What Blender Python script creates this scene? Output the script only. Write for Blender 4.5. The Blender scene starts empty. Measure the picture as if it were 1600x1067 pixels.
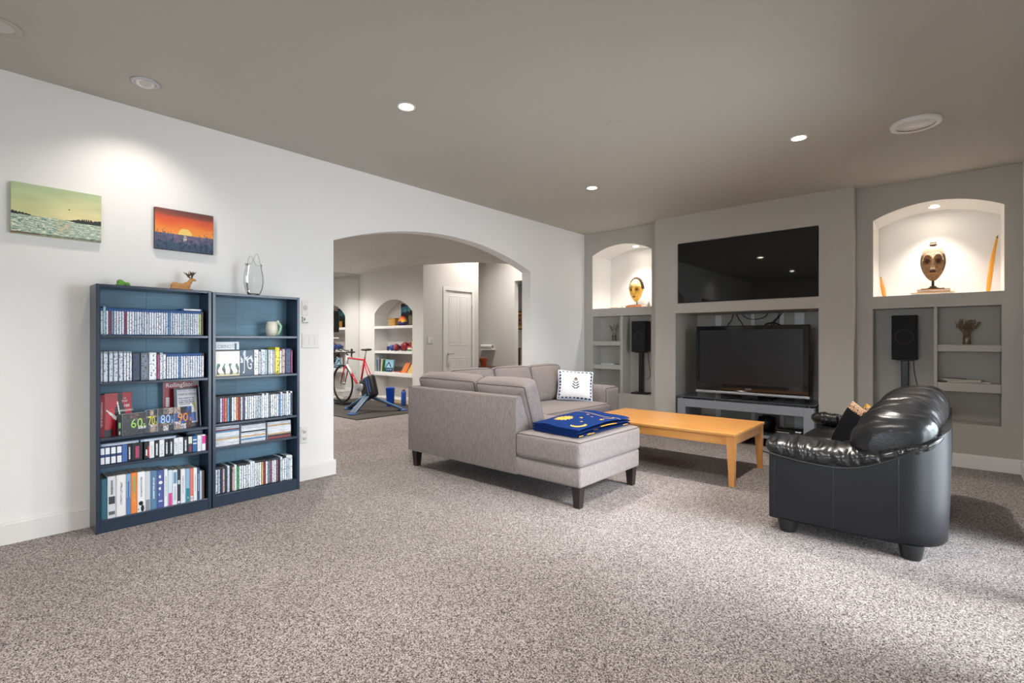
import bpy, bmesh, math, random
from mathutils import Vector, Matrix, noise
from mathutils.geometry import tessellate_polygon
SC = bpy.context.scene
COL = SC.collection
PI = math.pi
random.seed(7)

# ------------------------------------------------------------------ camera, world, sun, exposure
cam_d = bpy.data.cameras.new('camera'); cam = bpy.data.objects.new('camera', cam_d); COL.objects.link(cam)
cam.location = (4.115, 0.0, 1.178)
cam.rotation_euler = (PI/2, 0, math.radians(41.49))
cam_d.sensor_width = 36; cam_d.lens = 783.58/1600*36; cam_d.shift_y = -1.5/1600
cam_d.clip_start = 0.05
SC.camera = cam
SC.view_settings.view_transform = 'Standard'; SC.view_settings.look = 'None'
SC.view_settings.gamma = 1.0; SC.view_settings.use_curve_mapping = False
SC.view_settings.exposure = 0.68
W = bpy.data.worlds.new('world'); SC.world = W; W.use_nodes = True
bg = W.node_tree.nodes['Background']; bg.inputs[0].default_value = (0.80, 0.90, 1.0, 1); bg.inputs[1].default_value = 10.5
sd = bpy.data.lights.new('sun', 'SUN'); sd.energy = 6.0; sd.angle = math.radians(24); sd.color = (0.95, 0.97, 1.0)
sun = bpy.data.objects.new('sun', sd); COL.objects.link(sun)
sun.rotation_euler = Vector((-1.0, -0.02, -0.80)).to_track_quat('-Z', 'Y').to_euler()
DOWN_W = 105.0      # ceiling downlights
NICHE_W = 30.0
GYM_W = 120.0

# ------------------------------------------------------------------ helpers
def lin(c):
    def f(x): return x/12.92 if x <= 0.04045 else ((x+0.055)/1.055)**2.4
    return tuple(f(x) for x in c[:3])
def hx(r, g, b): return lin((r/255, g/255, b/255))
def hxs(s): return hx(int(s[0:2],16), int(s[2:4],16), int(s[4:6],16))

def _new(name):
    m = bpy.data.materials.new(name); m.use_nodes = True
    nt = m.node_tree; return m, nt, nt.nodes['Principled BSDF']
def mat(name, c, rough=0.6, metal=0.0, bump=None, var=None, spec=0.5, coat=0.0, emit=None, trans=0.0, coord='Object'):
    """bump=(scale,strength,dist) ; var=(scale, amount, stretch)"""
    m, nt, b = _new(name)
    b.inputs['Base Color'].default_value = (*c, 1); b.inputs['Roughness'].default_value = rough
    b.inputs['Metallic'].default_value = metal; b.inputs['Specular IOR Level'].default_value = spec
    b.inputs['Coat Weight'].default_value = coat; b.inputs['Transmission Weight'].default_value = trans
    if emit:
        b.inputs['Emission Color'].default_value = (*emit[0], 1); b.inputs['Emission Strength'].default_value = emit[1]
    if bump or var:
        tc = nt.nodes.new('ShaderNodeTexCoord')
    if var:
        mp = nt.nodes.new('ShaderNodeMapping'); mp.inputs['Scale'].default_value = var[2] if len(var) > 2 else (1,1,1)
        nt.links.new(tc.outputs[coord], mp.inputs[0])
        n = nt.nodes.new('ShaderNodeTexNoise'); n.inputs['Scale'].default_value = var[0]; n.inputs['Detail'].default_value = 4
        nt.links.new(mp.outputs[0], n.inputs['Vector'])
        r = nt.nodes.new('ShaderNodeValToRGB')
        a = var[1]
        r.color_ramp.elements[0].color = (*[max(0, x*(1-a)) for x in c], 1); r.color_ramp.elements[0].position = 0.3
        r.color_ramp.elements[1].color = (*[min(1, x*(1+a)) for x in c], 1); r.color_ramp.elements[1].position = 0.7
        nt.links.new(n.outputs['Fac'], r.inputs[0]); nt.links.new(r.outputs[0], b.inputs['Base Color'])
    if bump:
        n2 = nt.nodes.new('ShaderNodeTexNoise'); n2.inputs['Scale'].default_value = bump[0]; n2.inputs['Detail'].default_value = 3
        nt.links.new(tc.outputs[coord], n2.inputs['Vector'])
        bp = nt.nodes.new('ShaderNodeBump'); bp.inputs['Strength'].default_value = bump[1]; bp.inputs['Distance'].default_value = bump[2] if len(bump) > 2 else 0.01
        nt.links.new(n2.outputs['Fac'], bp.inputs['Height']); nt.links.new(bp.outputs[0], b.inputs['Normal'])
    return m
def mat_vcol(name, rough=0.6, spec=0.4, bump=None):
    m, nt, b = _new(name)
    a = nt.nodes.new('ShaderNodeAttribute'); a.attribute_name = 'Col'
    nt.links.new(a.outputs['Color'], b.inputs['Base Color'])
    b.inputs['Roughness'].default_value = rough; b.inputs['Specular IOR Level'].default_value = spec
    if bump:
        tc = nt.nodes.new('ShaderNodeTexCoord'); n2 = nt.nodes.new('ShaderNodeTexNoise'); n2.inputs['Scale'].default_value = bump[0]
        nt.links.new(tc.outputs['Object'], n2.inputs['Vector'])
        bp = nt.nodes.new('ShaderNodeBump'); bp.inputs['Strength'].default_value = bump[1]; bp.inputs['Distance'].default_value = 0.004
        nt.links.new(n2.outputs['Fac'], bp.inputs['Height']); nt.links.new(bp.outputs[0], b.inputs['Normal'])
    return m
def mat_objcol(name, rough=0.5, marks=True):
    """colour from the object's own colour, printed marks (lettering-like flecks) on top"""
    m, nt, b = _new(name)
    oi = nt.nodes.new('ShaderNodeObjectInfo'); b.inputs['Roughness'].default_value = rough
    if not marks:
        nt.links.new(oi.outputs['Color'], b.inputs['Base Color']); return m
    tc = nt.nodes.new('ShaderNodeTexCoord'); mp = nt.nodes.new('ShaderNodeMapping'); mp.inputs['Scale'].default_value = (1, 2.2, 11)
    nt.links.new(tc.outputs['Object'], mp.inputs[0])
    ml = nt.nodes.new('ShaderNodeMath'); ml.operation = 'MULTIPLY'; ml.inputs[1].default_value = 90
    nt.links.new(oi.outputs['Random'], ml.inputs[0]); nt.links.new(ml.outputs[0], mp.inputs['Location'])
    n = nt.nodes.new('ShaderNodeTexNoise'); n.inputs['Scale'].default_value = 1.6; n.inputs['Detail'].default_value = 2
    nt.links.new(mp.outputs[0], n.inputs['Vector'])
    r = nt.nodes.new('ShaderNodeValToRGB'); r.color_ramp.elements[0].position = 0.56; r.color_ramp.elements[1].position = 0.62
    nt.links.new(n.outputs['Fac'], r.inputs[0])
    mx = nt.nodes.new('ShaderNodeMix'); mx.data_type = 'RGBA'
    iv = nt.nodes.new('ShaderNodeMix'); iv.data_type = 'RGBA'; iv.blend_type = 'MULTIPLY'; iv.inputs[0].default_value = 1
    nt.links.new(oi.outputs['Color'], iv.inputs[6]); iv.inputs[7].default_value = (0.10, 0.13, 0.2, 1)
    nt.links.new(r.outputs[0], mx.inputs[0]); nt.links.new(oi.outputs['Color'], mx.inputs[6]); nt.links.new(iv.outputs[2], mx.inputs[7])
    nt.links.new(mx.outputs[2], b.inputs['Base Color'])
    return m
def mat_glass(name, tint=(1,1,1), ior=1.45):
    m = bpy.data.materials.new(name); m.use_nodes = True; nt = m.node_tree
    for n in list(nt.nodes):
        if n.type != 'OUTPUT_MATERIAL': nt.nodes.remove(n)
    out = nt.nodes['Material Output']
    t = nt.nodes.new('ShaderNodeBsdfTransparent'); t.inputs[0].default_value = (*tint, 1)
    g = nt.nodes.new('ShaderNodeBsdfGlossy'); g.inputs['Roughness'].default_value = 0.02
    fr = nt.nodes.new('ShaderNodeFresnel'); fr.inputs[0].default_value = ior
    mx = nt.nodes.new('ShaderNodeMixShader')
    nt.links.new(fr.outputs[0], mx.inputs[0]); nt.links.new(t.outputs[0], mx.inputs[1]); nt.links.new(g.outputs[0], mx.inputs[2])
    nt.links.new(mx.outputs[0], out.inputs[0]); return m

def mat_carpet():
    m, nt, b = _new('loop_carpet')
    tc = nt.nodes.new('ShaderNodeTexCoord')
    vo = nt.nodes.new('ShaderNodeTexVoronoi'); vo.inputs['Scale'].default_value = 250; vo.inputs['Randomness'].default_value = 0.9
    nt.links.new(tc.outputs['Object'], vo.inputs['Vector'])
    sp = nt.nodes.new('ShaderNodeSeparateColor'); nt.links.new(vo.outputs['Color'], sp.inputs[0])
    r = nt.nodes.new('ShaderNodeValToRGB'); cr = r.color_ramp
    cr.elements[0].position = 0.0; cr.elements[0].color = (*hx(54,48,48),1)
    cr.elements[1].position = 1.0; cr.elements[1].color = (*hx(202,195,192),1)
    e = cr.elements.new(0.26); e.color = (*hx(104,96,95),1)
    e = cr.elements.new(0.52); e.color = (*hx(152,143,140),1)
    nt.links.new(sp.outputs[0], r.inputs[0])
    n = nt.nodes.new('ShaderNodeTexNoise'); n.inputs['Scale'].default_value = 1.3; n.inputs['Detail'].default_value = 3
    nt.links.new(tc.outputs['Object'], n.inputs['Vector'])
    r2 = nt.nodes.new('ShaderNodeValToRGB'); r2.color_ramp.elements[0].color = (0.88,0.87,0.86,1); r2.color_ramp.elements[1].color = (1,1,1,1)
    r2.color_ramp.elements[0].position = 0.35; r2.color_ramp.elements[1].position = 0.65
    nt.links.new(n.outputs['Fac'], r2.inputs[0])
    mx = nt.nodes.new('ShaderNodeMix'); mx.data_type = 'RGBA'; mx.blend_type = 'MULTIPLY'; mx.inputs[0].default_value = 1
    nt.links.new(r.outputs[0], mx.inputs[6]); nt.links.new(r2.outputs[0], mx.inputs[7]); nt.links.new(mx.outputs[2], b.inputs['Base Color'])
    b.inputs['Roughness'].default_value = 0.95; b.inputs['Specular IOR Level'].default_value = 0.1
    bp = nt.nodes.new('ShaderNodeBump'); bp.inputs['Strength'].default_value = 0.8; bp.inputs['Distance'].default_value = 0.006; bp.invert = True
    nt.links.new(vo.outputs['Distance'], bp.inputs['Height']); nt.links.new(bp.outputs[0], b.inputs['Normal'])
    return m
def mat_fabric(name, c, c2):
    """woven upholstery: thin vertical yarns in two close tones"""
    m, nt, b = _new(name)
    tc = nt.nodes.new('ShaderNodeTexCoord'); mp = nt.nodes.new('ShaderNodeMapping'); mp.inputs['Scale'].default_value = (170, 170, 14)
    nt.links.new(tc.outputs['Object'], mp.inputs[0])
    n = nt.nodes.new('ShaderNodeTexNoise'); n.inputs['Scale'].default_value = 2.3; n.inputs['Detail'].default_value = 2
    nt.links.new(mp.outputs[0], n.inputs['Vector'])
    r = nt.nodes.new('ShaderNodeValToRGB'); r.color_ramp.elements[0].position = 0.36; r.color_ramp.elements[1].position = 0.66
    r.color_ramp.elements[0].color = (*c2, 1); r.color_ramp.elements[1].color = (*c, 1)
    nt.links.new(n.outputs['Fac'], r.inputs[0]); nt.links.new(r.outputs[0], b.inputs['Base Color'])
    b.inputs['Roughness'].default_value = 0.9; b.inputs['Specular IOR Level'].default_value = 0.15
    b.inputs['Sheen Weight'].default_value = 0.15
    bp = nt.nodes.new('ShaderNodeBump'); bp.inputs['Strength'].default_value = 0.25; bp.inputs['Distance'].default_value = 0.002
    nt.links.new(n.outputs['Fac'], bp.inputs['Height']); nt.links.new(bp.outputs[0], b.inputs['Normal'])
    return m
def mat_wood(name, c, c2, scale=(1.2, 14, 14), rough=0.35):
    m, nt, b = _new(name)
    tc = nt.nodes.new('ShaderNodeTexCoord'); mp = nt.nodes.new('ShaderNodeMapping'); mp.inputs['Scale'].default_value = scale
    nt.links.new(tc.outputs['Object'], mp.inputs[0])
    n = nt.nodes.new('ShaderNodeTexNoise'); n.inputs['Scale'].default_value = 2.2; n.inputs['Detail'].default_value = 5; n.inputs['Distortion'].default_value = 0.6
    nt.links.new(mp.outputs[0], n.inputs['Vector'])
    r = nt.nodes.new('ShaderNodeValToRGB'); r.color_ramp.elements[0].position = 0.3; r.color_ramp.elements[1].position = 0.7
    r.color_ramp.elements[0].color = (*c2, 1); r.color_ramp.elements[1].color = (*c, 1)
    nt.links.new(n.outputs['Fac'], r.inputs[0]); nt.links.new(r.outputs[0], b.inputs['Base Color'])
    b.inputs['Roughness'].default_value = rough
    return m
def mat_emit(name, c, s):
    m, nt, b = _new(name); b.inputs['Base Color'].default_value = (*c, 1)
    b.inputs['Emission Color'].default_value = (*c, 1); b.inputs['Emission Strength'].default_value = s; return m

M = {}
M['carpet'] = mat_carpet()
M['white'] = mat('wall_white_paint', hx(238,236,234), 0.75, bump=(120, 0.05, 0.002))
M['greige'] = mat('wall_greige_paint', hx(182,178,170), 0.7, bump=(120, 0.05, 0.002))
M['ceil'] = mat('ceiling_greige_paint', hx(188,185,176), 0.8, bump=(160, 0.05, 0.002))
M['gymwall'] = mat('gym_wall_paint', hx(214,211,207), 0.75)
M['gymceil'] = mat('gym_ceiling_paint', hx(210,206,198), 0.8)
M['trim'] = mat('trim_white_paint', hx(232,229,226), 0.45)
M['nichewhite'] = mat('niche_white', hx(238,236,232), 0.7)  # lining of the arched niches, whiter than the greige wall face
M['metalwhite'] = mat('white_enamel', hx(232,230,225), 0.35)
M['plastic_white'] = mat('white_plastic', hx(228,226,222), 0.4)
M['black_gloss'] = mat('black_gloss', (0.006,0.006,0.007), 0.06, spec=0.6)
M['black_screen'] = mat('black_screen_glass', (0.004,0.005,0.005), 0.03, spec=0.45)
M['black_matte_screen'] = mat('black_screen_matte', (0.012,0.013,0.016), 0.28, spec=0.5)
M['black_plastic'] = mat('black_plastic', (0.012,0.012,0.013), 0.4)
M['black_rubber'] = mat('black_rubber', (0.014,0.014,0.015), 0.7)
M['black_cloth'] = mat('black_speaker_cloth', (0.008,0.008,0.009), 0.85, bump=(400,0.3,0.002))
M['silver'] = mat('brushed_silver', hx(190,192,196), 0.35, metal=0.6)
M['stand_silver'] = mat('silver_lacquer', hx(150,154,162), 0.35, metal=0.3)
M['chrome'] = mat('chrome', hx(220,220,222), 0.12, metal=1.0)
M['glass_dark'] = mat('smoked_glass', hx(70,78,84), 0.05, spec=0.7)
M['case_daylit'] = mat('bookcase_blue_sheen_veneer', hx(38,52,70), 0.28, var=(3, 0.10, (30,30,2)), spec=0.6)  # black-brown veneer with its blue daylight sheen put into the base colour
M['case_back'] = mat('bookcase_blue_sheen_back', hx(98,134,156), 0.5, var=(3, 0.12, (30,2,30)))  # back sheet colour carries the same reflected blue daylight
M['fabric'] = mat_fabric('grey_upholstery', hx(152,142,139), hx(122,113,111))
M['piping'] = mat('dark_piping', hx(88,84,84), 0.8)
M['leg_dark'] = mat('espresso_wood', hx(38,30,28), 0.4)
M['leather'] = mat('black_leather', (0.008,0.008,0.010), 0.40, spec=0.34, bump=(260, 0.12, 0.002))
M['leather_soft'] = mat('black_leather_soft', (0.009,0.009,0.010), 0.30, spec=0.5, bump=(90, 0.18, 0.004))
M['table'] = mat_wood('honey_maple', hx(224,162,92), hx(208,142,72), (1.0, 9, 9), 0.28)
M['table_leg'] = mat_wood('honey_maple_leg', hx(228,164,94), hx(212,142,76), (9, 9, 1.0), 0.32)
M['vcol'] = mat_vcol('painted_colour', 0.6)
M['vcol_cloth'] = mat_vcol('printed_cloth', 0.9, 0.1, (220, 0.4))
M['vcol_gloss'] = mat_vcol('printed_card', 0.35, 0.5)
M['spine'] = mat_objcol('printed_spine', 0.4)
M['flat'] = mat_objcol('plain_colour', 0.5, marks=False)
M['paper'] = mat('page_edges', hx(214,208,198), 0.9, bump=(300,0.3,0.002))
M['glassware'] = mat_glass('clear_glass', (0.95,0.96,0.955), 1.28)
M['pane'] = mat_glass('window_glass', (0.97,0.98,0.98))
M['mirror'] = mat('mirror_silver', (0.86,0.87,0.87), 0.0, metal=1.0)
M['lamp'] = mat_emit('lamp_lens', (1.0,0.90,0.76), 45)
M['lamp_off'] = mat('lamp_lens_off', hx(200,197,190), 0.4)
M['text_white'] = mat('print_white', hx(235,233,230), 0.5)
M['text_black'] = mat('print_black', hx(20,20,24), 0.5)
M['text_grey'] = mat('print_grey', hx(120,124,132), 0.5)
def flatmat(s, rough=0.5, **k):
    key = 'c_'+s+str(rough)
    if key not in M: M[key] = mat('colour_'+s, hxs(s), rough, **k)
    return M[key]

ORG = {}
def root_of(o):
    while o.parent: o = o.parent
    return o
class G:
    def __init__(s): s.v = []; s.f = []; s.m = []; s.c = []; s.mats = []; s.has_c = False
    def mi(s, m):
        if m is None: return 0
        if m not in s.mats: s.mats.append(m)
        return s.mats.index(m)
    def add(s, vs, fs, m=None, cols=None):
        o = len(s.v); i = s.mi(m); s.v += [Vector(p) for p in vs]
        for k, f in enumerate(fs):
            s.f.append(tuple(o+j for j in f)); s.m.append(i)
            s.c.append(cols[k] if cols else None)
        if cols: s.has_c = True
        return s
    def box(s, x0, x1, y0, y1, z0, z1, m=None):
        vs = [(x0,y0,z0),(x1,y0,z0),(x1,y1,z0),(x0,y1,z0),(x0,y0,z1),(x1,y0,z1),(x1,y1,z1),(x0,y1,z1)]
        return s.add(vs, [(0,3,2,1),(4,5,6,7),(0,1,5,4),(1,2,6,5),(2,3,7,6),(3,0,4,7)], m)
    def bm(s, bm, m=None, mtx=None):
        vs = [(mtx @ v.co if mtx else v.co.copy()) for v in bm.verts]; bm.verts.index_update()
        fs = [tuple(v.index for v in f.verts) for f in bm.faces]; bm.free(); return s.add(vs, fs, m)
    def rbox(s, x0, x1, y0, y1, z0, z1, r=0.01, seg=2, m=None, mtx=None):
        bm = bmesh.new(); bmesh.ops.create_cube(bm, size=1)
        for v in bm.verts: v.co = Vector(((x0+x1)/2+v.co.x*(x1-x0), (y0+y1)/2+v.co.y*(y1-y0), (z0+z1)/2+v.co.z*(z1-z0)))
        bmesh.ops.bevel(bm, geom=bm.edges[:], offset=r, segments=seg, profile=0.5, affect='EDGES')
        return s.bm(bm, m, mtx)
    def tube(s, path, r, n=8, m=None, closed=False, caps=True):
        P = [Vector(p) for p in path]; N = len(P); vs = []; fs = []
        up = Vector((0,0,1)); prev = None
        for i, p in enumerate(P):
            if closed: t = P[(i+1) % N]-P[i-1]
            else: t = P[min(i+1,N-1)]-P[max(i-1,0)]
            if t.length < 1e-9: t = Vector((0,0,1))
            t.normalize()
            a = (prev - t*prev.dot(t)) if prev is not None else t.cross(up if abs(t.z) < .95 else Vector((1,0,0)))
            if a.length < 1e-6: a = t.cross(Vector((1,0,0)))
            a.normalize(); prev = a; b = t.cross(a)
            rr = r[i] if isinstance(r, (list,tuple)) else r
            for k in range(n):
                q = 2*PI*k/n; vs.append(p + (a*math.cos(q)+b*math.sin(q))*rr)
        for i in range(N if closed else N-1):
            j = (i+1) % N
            for k in range(n): fs.append((i*n+k, i*n+(k+1)%n, j*n+(k+1)%n, j*n+k))
        if caps and not closed: fs.append(tuple(range(n))[::-1]); fs.append(tuple((N-1)*n+k for k in range(n)))
        return s.add(vs, fs, m)
    def lathe(s, prof, c=(0,0,0), n=24, m=None, mtx=None, caps=True):
        vs = []; fs = []; L = len(prof)
        for r, z in prof:
            for k in range(n):
                q = 2*PI*k/n; p = Vector((r*math.cos(q), r*math.sin(q), z))
                if mtx: p = mtx @ p
                vs.append(p+Vector(c))
        for i in range(L-1):
            for k in range(n): fs.append((i*n+k, i*n+(k+1)%n, (i+1)*n+(k+1)%n, (i+1)*n+k))
        if caps: fs.append(tuple(range(n))[::-1]); fs.append(tuple((L-1)*n+k for k in range(n)))
        return s.add(vs, fs, m)
    def prism(s, poly, fn, a0, a1, m=None):
        """poly of 2-D points, fn(p,q,a) -> xyz"""
        n = len(poly); vs = [fn(p[0],p[1],a0) for p in poly]+[fn(p[0],p[1],a1) for p in poly]
        fs = [tuple(range(n))[::-1], tuple(range(n,2*n))]+[(i,(i+1)%n,n+(i+1)%n,n+i) for i in range(n)]
        return s.add(vs, fs, m)
    def ell(s, c, r, n=16, m=None, mtx=None):
        vs = []; fs = []; c = Vector(c); h = n//2
        for i in range(h+1):
            a = PI*i/h
            for k in range(n):
                q = 2*PI*k/n; p = Vector((r[0]*math.sin(a)*math.cos(q), r[1]*math.sin(a)*math.sin(q), r[2]*math.cos(a)))
                if mtx: p = mtx @ p
                vs.append(c+p)
        for i in range(h):
            for k in range(n): fs.append((i*n+k, (i+1)*n+k, (i+1)*n+(k+1)%n, i*n+(k+1)%n))
        return s.add(vs, fs, m)
    def grid(s, fn, nu, nv, m=None, cfn=None, wrap_u=False, wrap_v=False):
        vs = [fn(i/nu, j/nv) for j in range(nv+1) for i in range(nu+1)]; fs = []; cs = []
        for j in range(nv):
            for i in range(nu):
                a = j*(nu+1)+i; fs.append((a, a+1, a+nu+2, a+nu+1))
                if cfn: cs.append(cfn((i+.5)/nu, (j+.5)/nv))
        return s.add(vs, fs, m, cs if cfn else None)
    def build(s, name, m=None, parent=None, world=True, smooth=False, angle=None, weld=False):
        me = bpy.data.meshes.new(name); vs = s.v
        o = bpy.data.objects.new(name, me)
        off = Vector((0,0,0))
        if parent:
            o.parent = parent
            if world: off = ORG.get(root_of(parent).name, Vector((0,0,0)))
        elif world:
            xs = [v.x for v in vs]; ys = [v.y for v in vs]; zs = [v.z for v in vs]
            off = Vector(((min(xs)+max(xs))/2, (min(ys)+max(ys))/2, min(zs))); o.location = off
        me.from_pydata([tuple(v-off) for v in vs], [], s.f)
        mats = s.mats if s.mats else [m or M['white']]
        if s.mats and m and None in s.mats: pass
        for q in mats: me.materials.append(q)
        if len(mats) > 1:
            for p, i in zip(me.polygons, s.m): p.material_index = i
        if s.has_c:
            ca = me.color_attributes.new('Col', 'FLOAT_COLOR', 'CORNER')
            for p, c in zip(me.polygons, s.c):
                c = c or (0.5,0.5,0.5)
                for li in p.loop_indices: ca.data[li].color = (*c[:3], 1)
        b = bmesh.new(); b.from_mesh(me)
        if weld: bmesh.ops.remove_doubles(b, verts=b.verts[:], dist=1e-5)
        bmesh.ops.recalc_face_normals(b, faces=b.faces[:]); b.to_mesh(me); b.free()
        if smooth:
            for p in me.polygons: p.use_smooth = True
            if angle:
                try: me.set_sharp_from_angle(angle=math.radians(angle))
                except Exception: pass
        COL.objects.link(o)
        if not parent: ORG[o.name] = Vector(o.location)
        return o

def thing(name, label, cat, loc=(0,0,0), rotz=0, group=None):
    o = bpy.data.objects.new(name, None); o.empty_display_size = 0.1; COL.objects.link(o)
    o.location = loc; o.rotation_euler = (0,0,rotz); ORG[o.name] = Vector(loc) if not rotz else Vector((0,0,0))
    return tag(o, label, cat, group)
def tag(o, label, cat, group=None):
    o['label'] = label; o['category'] = cat
    if group: o['group'] = group
    return o
def struct(o): o['kind'] = 'structure'; return o
def puff(sx, sy, sz, r, bulge=(0,0,0), n=10, fn=None):
    """rounded, bulging cushion about the origin; returns (verts, faces, mapper)"""
    H = Vector((sx/2, sy/2, sz/2))
    def mp(p):
        q = Vector((p[0]*H.x, p[1]*H.y, p[2]*H.z))
        inner = Vector([max(-(H[i]-r), min(H[i]-r, q[i])) for i in range(3)])
        d = q-inner
        if d.length > 1e-9: q = inner + d.normalized()*r*min(1, d.length/r) if sum(1 for i in range(3) if abs(d[i]) > 1e-9) > 1 else q
        for i in range(3):
            a, b = (i+1) % 3, (i+2) % 3
            q[i] += bulge[i]*p[i]*(1-p[a]**2)*(1-p[b]**2)
        if fn: q = fn(q, p)
        return q
    vs = []; fs = []; idx = {}
    def vid(p):
        k = tuple(round(x, 5) for x in p)
        if k not in idx: idx[k] = len(vs); vs.append(mp(k))
        return idx[k]
    def w(t): return math.sin(t*PI/2)*0.5+t*0.5
    T = [w(-1+2*i/n) for i in range(n+1)]
    for ax in range(3):
        for sg in (-1, 1):
            for i in range(n):
                for j in range(n):
                    q = []
                    for (a, b) in ((i,j),(i+1,j),(i+1,j+1),(i,j+1)):
                        p = [0,0,0]; p[ax] = sg; p[(ax+1)%3] = T[a]; p[(ax+2)%3] = T[b]; q.append(vid(p))
                    fs.append(tuple(q if sg > 0 else q[::-1]))
    return vs, fs, mp
def cushion(name, m, parent, c, size, r, bulge, rot=None, n=10, fn=None, pipe=None, pipe_r=0.005, piperefs=()):
    """a padded cushion; piping along the edges of the faces listed in piperefs ((axis, sign), ...)"""
    mt = Matrix.Translation(c) @ (rot.to_4x4() if rot else Matrix.Identity(4))
    vs, fs, mp = puff(*size, r, bulge, n, fn)
    g = G().add([mt @ v for v in vs], fs, m); o = g.build(name, m, parent, smooth=True)
    if pipe:
        g2 = G()
        for ax, sg in piperefs:
            L = []
            e = 24
            for (d0, d1) in (((-1,-1),(1,-1)), ((1,-1),(1,1)), ((1,1),(-1,1)), ((-1,1),(-1,-1))):
                for k in range(e):
                    t = k/e; p = [0,0,0]; p[ax] = sg
                    p[(ax+1)%3] = d0[0]+(d1[0]-d0[0])*t; p[(ax+2)%3] = d0[1]+(d1[1]-d0[1])*t
                    L.append(mt @ mp(p))
            g2.tube(L, pipe_r, 6, closed=True)
        g2.build('piping', pipe, o, smooth=True)
    return o
def fused(name, prims, m, parent, voxel=0.004, smooth_it=4):
    """prims is a G of overlapping closed blobs; remeshed to one continuous skin"""
    o = prims.build(name, m, parent, smooth=True)
    md = o.modifiers.new('remesh', 'REMESH'); md.mode = 'VOXEL'; md.voxel_size = voxel; md.use_smooth_shade = True
    ms = o.modifiers.new('smooth', 'SMOOTH'); ms.iterations = smooth_it; ms.factor = 0.5
    return o
def text(body, size, m, parent, mtx, name='lettering', align='CENTER', depth=0.0, squeeze=1.0, world=True):
    cu = bpy.data.curves.new('txt', 'FONT'); cu.body = body; cu.size = size; cu.align_x = align; cu.align_y = 'CENTER'; cu.extrude = depth
    cu.resolution_u = 2
    t = bpy.data.objects.new('txt', cu); COL.objects.link(t)
    dg = bpy.context.evaluated_depsgraph_get(); dg.update()
    me = bpy.data.meshes.new_from_object(t.evaluated_get(dg))
    g = G(); g.add([mtx @ Vector((v.co.x*squeeze, v.co.y, v.co.z)) for v in me.vertices], [tuple(p.vertices) for p in me.polygons])
    bpy.data.objects.remove(t); bpy.data.curves.remove(cu); bpy.data.meshes.remove(me)
    return g.build(name, m, parent, world)
def mtx_face(origin, ux, uy):
    ux = Vector(ux).normalized(); uy = Vector(uy).normalized(); uz = ux.cross(uy)
    mt = Matrix((( ux.x,uy.x,uz.x,origin[0]),(ux.y,uy.y,uz.y,origin[1]),(ux.z,uy.z,uz.z,origin[2]),(0,0,0,1)))
    return mt
def painted(name, fn, o, ux, uy, nx, ny, m, parent):
    """flat print: coloured cells over the rectangle o + u*ux + v*uy"""
    o = Vector(o); ux = Vector(ux); uy = Vector(uy)
    return G().grid(lambda u, v: o+ux*u+uy*v, nx, ny, m, cfn=fn).build(name, m, parent)
def ordn(n):
    return str(n)+('th' if 10 <= n % 100 <= 20 else {1:'st',2:'nd',3:'rd'}.get(n % 10, 'th'))
def arc(x0, x1, zs, rise, n=20):
    """segmental arch points from (x1,zs) over to (x0,zs)"""
    w = (x1-x0)/2; R = (w*w+rise*rise)/(2*rise); cz = zs+rise-R; a = math.asin(w/R)
    return [((x0+x1)/2+R*math.sin(a-2*a*i/n), cz+R*math.cos(a-2*a*i/n)) for i in range(n+1)]
def wall(name, fn, outer, holes, m, t=None, parent=None):
    """fn(a,b,d): d = depth into the wall. holes: (loop, depth, cap, material)"""
    g = G(); loops = [outer]+[h[0] for h in holes]
    flat = [p for L in loops for p in L]
    tri = tessellate_polygon([[Vector((p[0],p[1],0)) for p in L] for L in loops])
    g.add([fn(p[0],p[1],0) for p in flat], tri, m)
    if t: g.add([fn(p[0],p[1],t) for p in flat], tri, m)
    for L, d, cap, hm in holes:
        n = len(L); vs = [fn(p[0],p[1],0) for p in L]+[fn(p[0],p[1],d) for p in L]
        g.add(vs, [(i,(i+1)%n,n+(i+1)%n,n+i) for i in range(n)], hm)
        if cap: g.add([fn(p[0],p[1],d) for p in L], tessellate_polygon([[Vector((p[0],p[1],0)) for p in L]]), hm)
    if t:
        n = len(outer); vs = [fn(p[0],p[1],0) for p in outer]+[fn(p[0],p[1],t) for p in outer]
        g.add(vs, [(i,(i+1)%n,n+(i+1)%n,n+i) for i in range(n)], m)
    return struct(g.build(name, m, parent))
def rect(a0, a1, b0, b1): return [(a0,b0),(a1,b0),(a1,b1),(a0,b1)]

# ------------------------------------------------------------------ room shell
HC = 2.74; YB = 6.27; YC = 6.10; XR = 4.56; YR = -2.3; TW = 0.145
struct(G().box(-6.2, 4.9, -2.6, 10.6, -0.12, 0, M['carpet']).build('floor', M['carpet']))
struct(G().box(-0.3, 4.9, -2.6, 7.3, HC, HC+0.12, M['ceil']).build('ceiling', M['ceil']))
fX = lambda a, b, d: Vector((-d, a, b))
fY = lambda a, b, d: Vector((a, YB+d, b))
fC = lambda a, b, d: Vector((a, YC+d, b))
# left wall with the wide segmental archway
A0, A1, AS, AR = 2.273, 5.015, 2.065, 0.25
arch = [(A0,0.0)] + [(A1,0.0)] + arc(A0, A1, AS, AR, 28)
outer = [(YR-0.1,0),(A0,0)] + arc(A0, A1, AS, AR, 28)[::-1] + [(A1,0),(YB+0.7,0),(YB+0.7,HC),(YR-0.1,HC)]
wl = wall('wall_left', fX, outer, [], M['white'], t=TW)
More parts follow.
